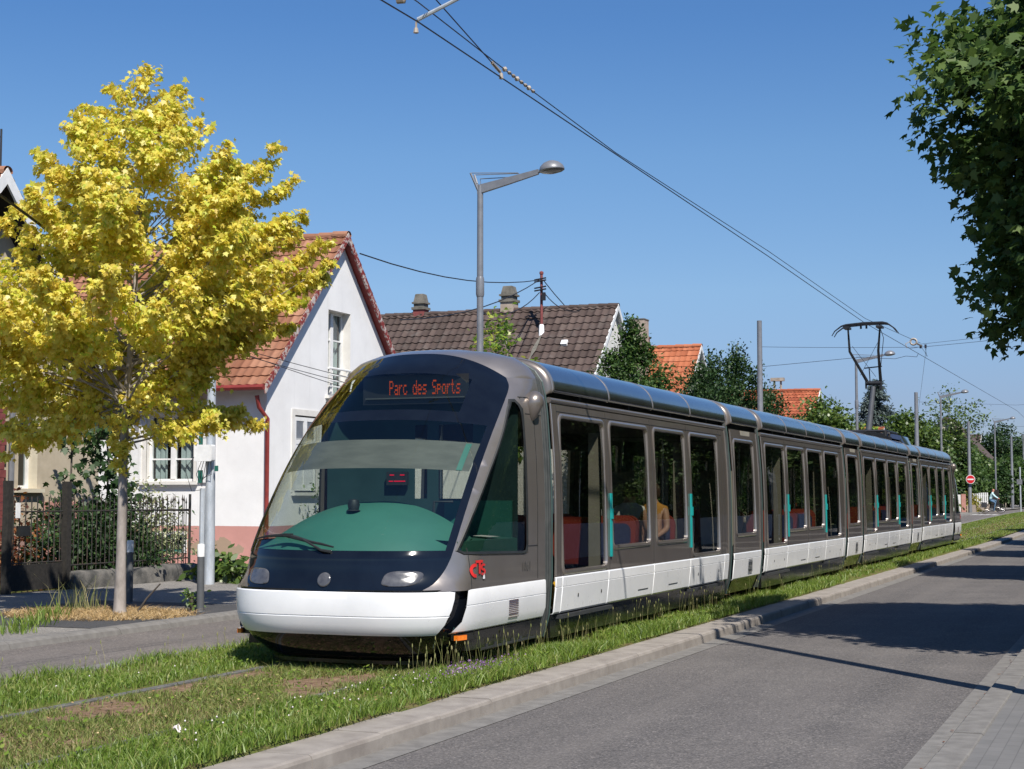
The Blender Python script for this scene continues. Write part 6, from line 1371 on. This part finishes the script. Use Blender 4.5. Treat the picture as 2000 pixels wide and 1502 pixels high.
# ================================================================== people and bicycle
def person(name, label, J, E, mats, loc, hair=None, parent=None, group=None):
    """J joint: (x,y,z,r); E: (a, b, material slot); one skinned surface"""
    o = empty(name, loc, label, 'person', group); names = [k for k in J if k[0] != '_']; me = bpy.data.meshes.new('body_skeleton')
    me.from_pydata([J[n][:3] for n in names], [(names.index(a), names.index(c)) for a, c, _ in E], [])
    ob = bpy.data.objects.new('body_skeleton', me); COL.objects.link(ob)
    ob.modifiers.new('skin', 'SKIN'); sk = me.skin_vertices[0].data if me.skin_vertices else None
    if sk is None:
        bm = bmesh.new(); bm.from_mesh(me); bm.verts.layers.skin.verify(); bm.to_mesh(me); bm.free(); sk = me.skin_vertices[0].data
    for i, n in enumerate(names): sk[i].radius = (J[n][3], J[n][3] if len(J[n]) < 5 else J[n][4]); sk[i].use_root = (i == 0)
    m = ob.modifiers.new('sub', 'SUBSURF'); m.levels = 2; m.render_levels = 2
    ev = ob.evaluated_get(bpy.context.evaluated_depsgraph_get()); nm = bpy.data.meshes.new_from_object(ev); nm.name = 'body'
    bpy.data.objects.remove(ob)
    while nm.materials: nm.materials.pop()
    seg = [(Vector(J[a][:3]), Vector(J[c][:3]), s) for a, c, s in E]
    for p in nm.polygons:
        q = p.center; best = 1e9
        for a, c, s in seg:
            t = max(0, min(1, (q - a).dot(c - a) / max(1e-9, (c - a).length_squared))); d = (q - a.lerp(c, t)).length
            if d < best: best = d; p.material_index = s
        p.use_smooth = True
    body = link('body', nm, o, mats)
    body.location = (0, 0, 0)
    h = Vector(J['head'][:3]); L = Vector(loc)
    def part(nm_, m_, fn): b = MB(); fn(b); return b.build(nm_, m_, o, 60)
    if hair:
        b = MB(); r = J['head'][3]
        b.lathe([(.001, r * 1.32), (r * .7, r * 1.12), (r * 1.08, r * .5), (r * 1.12, 0), (r * 1.02, -r * .7)], h + L + Vector(J.get('_hair', (0, 0, 0))), 14); b.build('hair', hair, o, 60)
    f = J.get('_face', (0, -1, 0)); f = Vector(f); s = f.cross(Vector((0, 0, 1))); r = J['head'][3]
    b = MB(); b.lathe([(.001, -.012), (.011, 0), (.001, .014)], h + L + f * r * 1.02 - Vector((0, 0, r * .1)), 6); b.build('nose', mats[0], o, 60)
    b = MB()
    for k in (-1, 1): b.lathe([(.001, -.006), (.008, 0), (.001, .006)], h + L + f * r * .92 + s * k * r * .38 + Vector((0, 0, r * .12)), 6)
    b.build('eyes', K['c_dark'], o, 60)
    return o
def hand(J, E, wr, d, side, slot=0, curl=(0, 0, -.4)):
    """palm and five fingers from wrist joint wr along direction d"""
    w_ = Vector(J[wr][:3]); d = Vector(d).normalized(); s = Vector(side).normalized(); c = Vector(curl); pm = wr + '_palm'
    J[pm] = (*(w_ + d * .05), .022); E.append((wr, pm, slot))
    for i, (off, ln) in enumerate(((-.03, .055), (-.011, .066), (.009, .062), (.028, .048))):
        a, b_ = f'{pm}{i}a', f'{pm}{i}b'; J[a] = (*(w_ + d * .085 + s * off), .010); J[b_] = (*(w_ + d * (.085 + ln * .8) + s * off + c * ln), .008); E += [(pm, a, slot), (a, b_, slot)]
    a = pm + 't'; J[a] = (*(w_ + d * .06 - s * .05 + c * .02), .010); E.append((pm, a, slot))
# cyclist at the far crossing, riding to the right
BX, BY, BZ = -3.45, 121.2, gy(121.2) - .03
def cyc():
    J = {'pelvis': (-.15, 0, .98, .14), 'belly': (-.10, 0, 1.15, .145), 'chest': (-.02, 0, 1.36, .155), 'neck': (.05, 0, 1.56, .058), 'head': (.09, 0, 1.70, .105, .095), 'crown': (.08, 0, 1.78, .085), '_face': (1, 0, 0)}
    E = [('pelvis', 'belly', 1), ('belly', 'chest', 1), ('chest', 'neck', 1), ('neck', 'head', 0), ('head', 'crown', 0)]
    for s, n in ((-1, 'r'), (1, 'l')):
        kx, kz, fx, fz = (.22, .78, .14, .16) if s < 0 else (.26, .92, .17, .45)
        J['sh' + n] = (.0, s * .19, 1.46, .065); J['el' + n] = (.20, s * .24, 1.24, .045); J['wr' + n] = (.40, s * .25, 1.11, .03)
        E += [('chest', 'sh' + n, 1), ('sh' + n, 'el' + n, 1), ('el' + n, 'wr' + n, 1)]
        hand(J, E, 'wr' + n, (.8, 0, -.3), (0, 1, 0), 0)
        J['hip' + n] = (-.12, s * .10, .94, .105); J['kn' + n] = (kx, s * .12, kz, .068); J['an' + n] = (fx - .04, s * .12, fz, .045); J['to' + n] = (fx + .16, s * .12, fz - .06, .035)
        E += [('pelvis', 'hip' + n, 2), ('hip' + n, 'kn' + n, 2), ('kn' + n, 'an' + n, 2), ('an' + n, 'to' + n, 3)]
    person('person', 'man in pale blue shirt and jeans riding a bicycle at the far crossing', J, E, [K['skin_red'], K['c_mint'], K['c_jean'], K['c_skirt']], (BX, BY, BZ))
    bi = empty('bicycle', (BX, BY, BZ), 'dark bicycle with rear bag ridden across the far crossing', 'bicycle'); ax = ((1, 0, 0), (0, 0, 1), (0, 1, 0))
    for wx in (-.55, .58):
        c = (BX + wx, BY, BZ + .35); b = MB(); b.lathe([(.33, -.018), (.352, -.012), (.357, 0), (.352, .012), (.33, .018), (.325, 0), (.33, -.018)], c, 30, ax=ax); w_ = b.build('wheel', K['tyre'], bi, 50)
        b = MB()
        for k in range(14): a = k * .4488; b.tube([c, (c[0] + .33 * math.cos(a), c[1], c[2] + .33 * math.sin(a))], .003, 3)
        b.tube([(c[0], c[1] - .04, c[2]), (c[0], c[1] + .04, c[2])], .02, 6); b.build('spokes', K['steel'], w_)
    p = lambda x, z, y=0: (BX + x, BY + y, BZ + z); b = MB()
    for P in ([p(-.05, .30), p(.40, .80)], [p(-.05, .30), p(-.20, .86)], [p(-.05, .30), p(-.55, .35)], [p(-.55, .35), p(-.18, .74)], [p(-.14, .62), p(.38, .72)], [p(.38, .95), p(.58, .35)]): b.tube(P, .02, 6)
    b.build('frame', K['c_dark'], bi, 40)
    b = MB(); b.tube([p(.38, .95), p(.36, 1.05)], .015, 6); b.tube([p(.32, 1.06, -.30), p(.42, 1.07, -.15), p(.40, 1.06), p(.42, 1.07, .15), p(.32, 1.06, .30)], .014, 6); b.build('handlebar', K['steel'], bi, 40)
    b = MB(); b.rings([[p(x, z, y) for x, y in ((-.33, -.08), (-.06, -.02), (-.06, .02), (-.33, .08))] for z in (.86, .91)], True, True); b.build('saddle', K['rubber'], bi)
    b = MB(); b.box(BX - .78, BX - .38, BY - .2, BY - .08, BZ + .42, BZ + .80); b.box(BX - .75, BX - .40, BY - .1, BY + .1, BZ + .74, BZ + .77); b.build('pannier', K['c_dark'], bi)
    b = MB(); b.lathe([(.10, -.01), (.10, .01), (.001, .01)], p(-.05, .30, -.05), 16, ax=ax); b.tube([p(-.05, .30, -.06), p(.08, .16, -.06)], .012, 5); b.tube([p(-.05, .30, .06), p(-.18, .44, .06)], .012, 5); b.build('crank', K['steel'], bi)
cyc()
def stand(label, loc, top, legs, face=(0, -1, 0)):
    J = {'pelvis': (0, 0, .95, .13), 'belly': (0, 0, 1.1, .13), 'chest': (0, 0, 1.34, .15), 'neck': (0, 0, 1.52, .055), 'head': (0, -.02, 1.66, .10), 'crown': (0, -.01, 1.73, .08), '_face': face}
    E = [('pelvis', 'belly', 1), ('belly', 'chest', 1), ('chest', 'neck', 1), ('neck', 'head', 0), ('head', 'crown', 0)]
    for s, n in ((-1, 'r'), (1, 'l')):
        J['sh' + n] = (s * .19, 0, 1.43, .06); J['el' + n] = (s * .24, .02, 1.14, .045); J['wr' + n] = (s * .25, -.04, .90, .03); E += [('chest', 'sh' + n, 1), ('sh' + n, 'el' + n, 1), ('el' + n, 'wr' + n, 0)]
        hand(J, E, 'wr' + n, (0, -.1, -1), (0, 1, 0), 0, (0, -.3, 0))
        J['hip' + n] = (s * .10, 0, .9, .10); J['kn' + n] = (s * .11, -.02 + .1 * s, .5, .065); J['an' + n] = (s * .11, .05 * s, .09, .045); J['to' + n] = (s * .12, -.16 + .05 * s, .04, .035)
        E += [('pelvis', 'hip' + n, 2), ('hip' + n, 'kn' + n, 2), ('kn' + n, 'an' + n, 2), ('an' + n, 'to' + n, 3)]
    return person('person', label, J, E, [K['skin'], K[top], K[legs], K['c_dark']], loc, K['hair'])
stand('person in blue top and pale trousers standing behind the far wire pole', (-5.7, 160.0, gy(160)), 'c_blue', 'c_skirt')
# passengers seen through the windows of the first car
def sit(label, loc, top, d=1, side=1):
    J = {'pelvis': (0, .12 * d, .10, .14), 'belly': (0, .09 * d, .26, .14), 'chest': (0, .05 * d, .48, .155), 'neck': (0, .06 * d, .66, .055), 'head': (0, .09 * d, .80, .10), 'crown': (0, .08 * d, .87, .08), '_face': (0, d, 0), '_hair': (0, -.025 * d, .01)}
    E = [('pelvis', 'belly', 1), ('belly', 'chest', 1), ('chest', 'neck', 1), ('neck', 'head', 0), ('head', 'crown', 0)]
    for s, n in ((-1, 'r'), (1, 'l')):
        J['sh' + n] = (s * .18, .05 * d, .57, .06); J['el' + n] = (s * .22, .12 * d, .30, .045); J['wr' + n] = (s * .14, .34 * d, .20, .03); E += [('chest', 'sh' + n, 1), ('sh' + n, 'el' + n, 0), ('el' + n, 'wr' + n, 0)]
        hand(J, E, 'wr' + n, (-.3 * s, d, -.1), (1, 0, 0), 0)
        J['hip' + n] = (s * .09, .18 * d, .08, .105); J['kn' + n] = (s * .11, .52 * d, .10, .07); J['an' + n] = (s * .11, .55 * d, -.36, .045); J['to' + n] = (s * .11, .72 * d, -.42, .035)
        E += [('pelvis', 'hip' + n, 2), ('hip' + n, 'kn' + n, 2), ('kn' + n, 'an' + n, 2), ('an' + n, 'to' + n, 3)]
    return person('person', label, J, E, [K['skin'], K[top], K['c_dark'], K['c_dark']], loc, K['hair'], group=None)
sit('tram passenger in a pale top sitting at the second window of the first car', (.72, CY + 4.1, .86), 'c_white', 1)
sit('tram passenger in an orange top sitting at the third window of the first car', (.74, CY + 5.2, .86), 'c_orange', -1)
sit('brown haired tram passenger just behind the first door of the first car', (-.1, CY + 1.35, .80), 'c_dark', 1)
b = MB(); b.tube([(1.0, CY + .5, .38), (1.0, CY + .5, .62), (.98, CY + .7, .70), (.9, CY + .95, .70), (.9, CY + .95, .38)], .022, 8); b.build('yellow_rail', K['yellow_pole'], tram, 40)
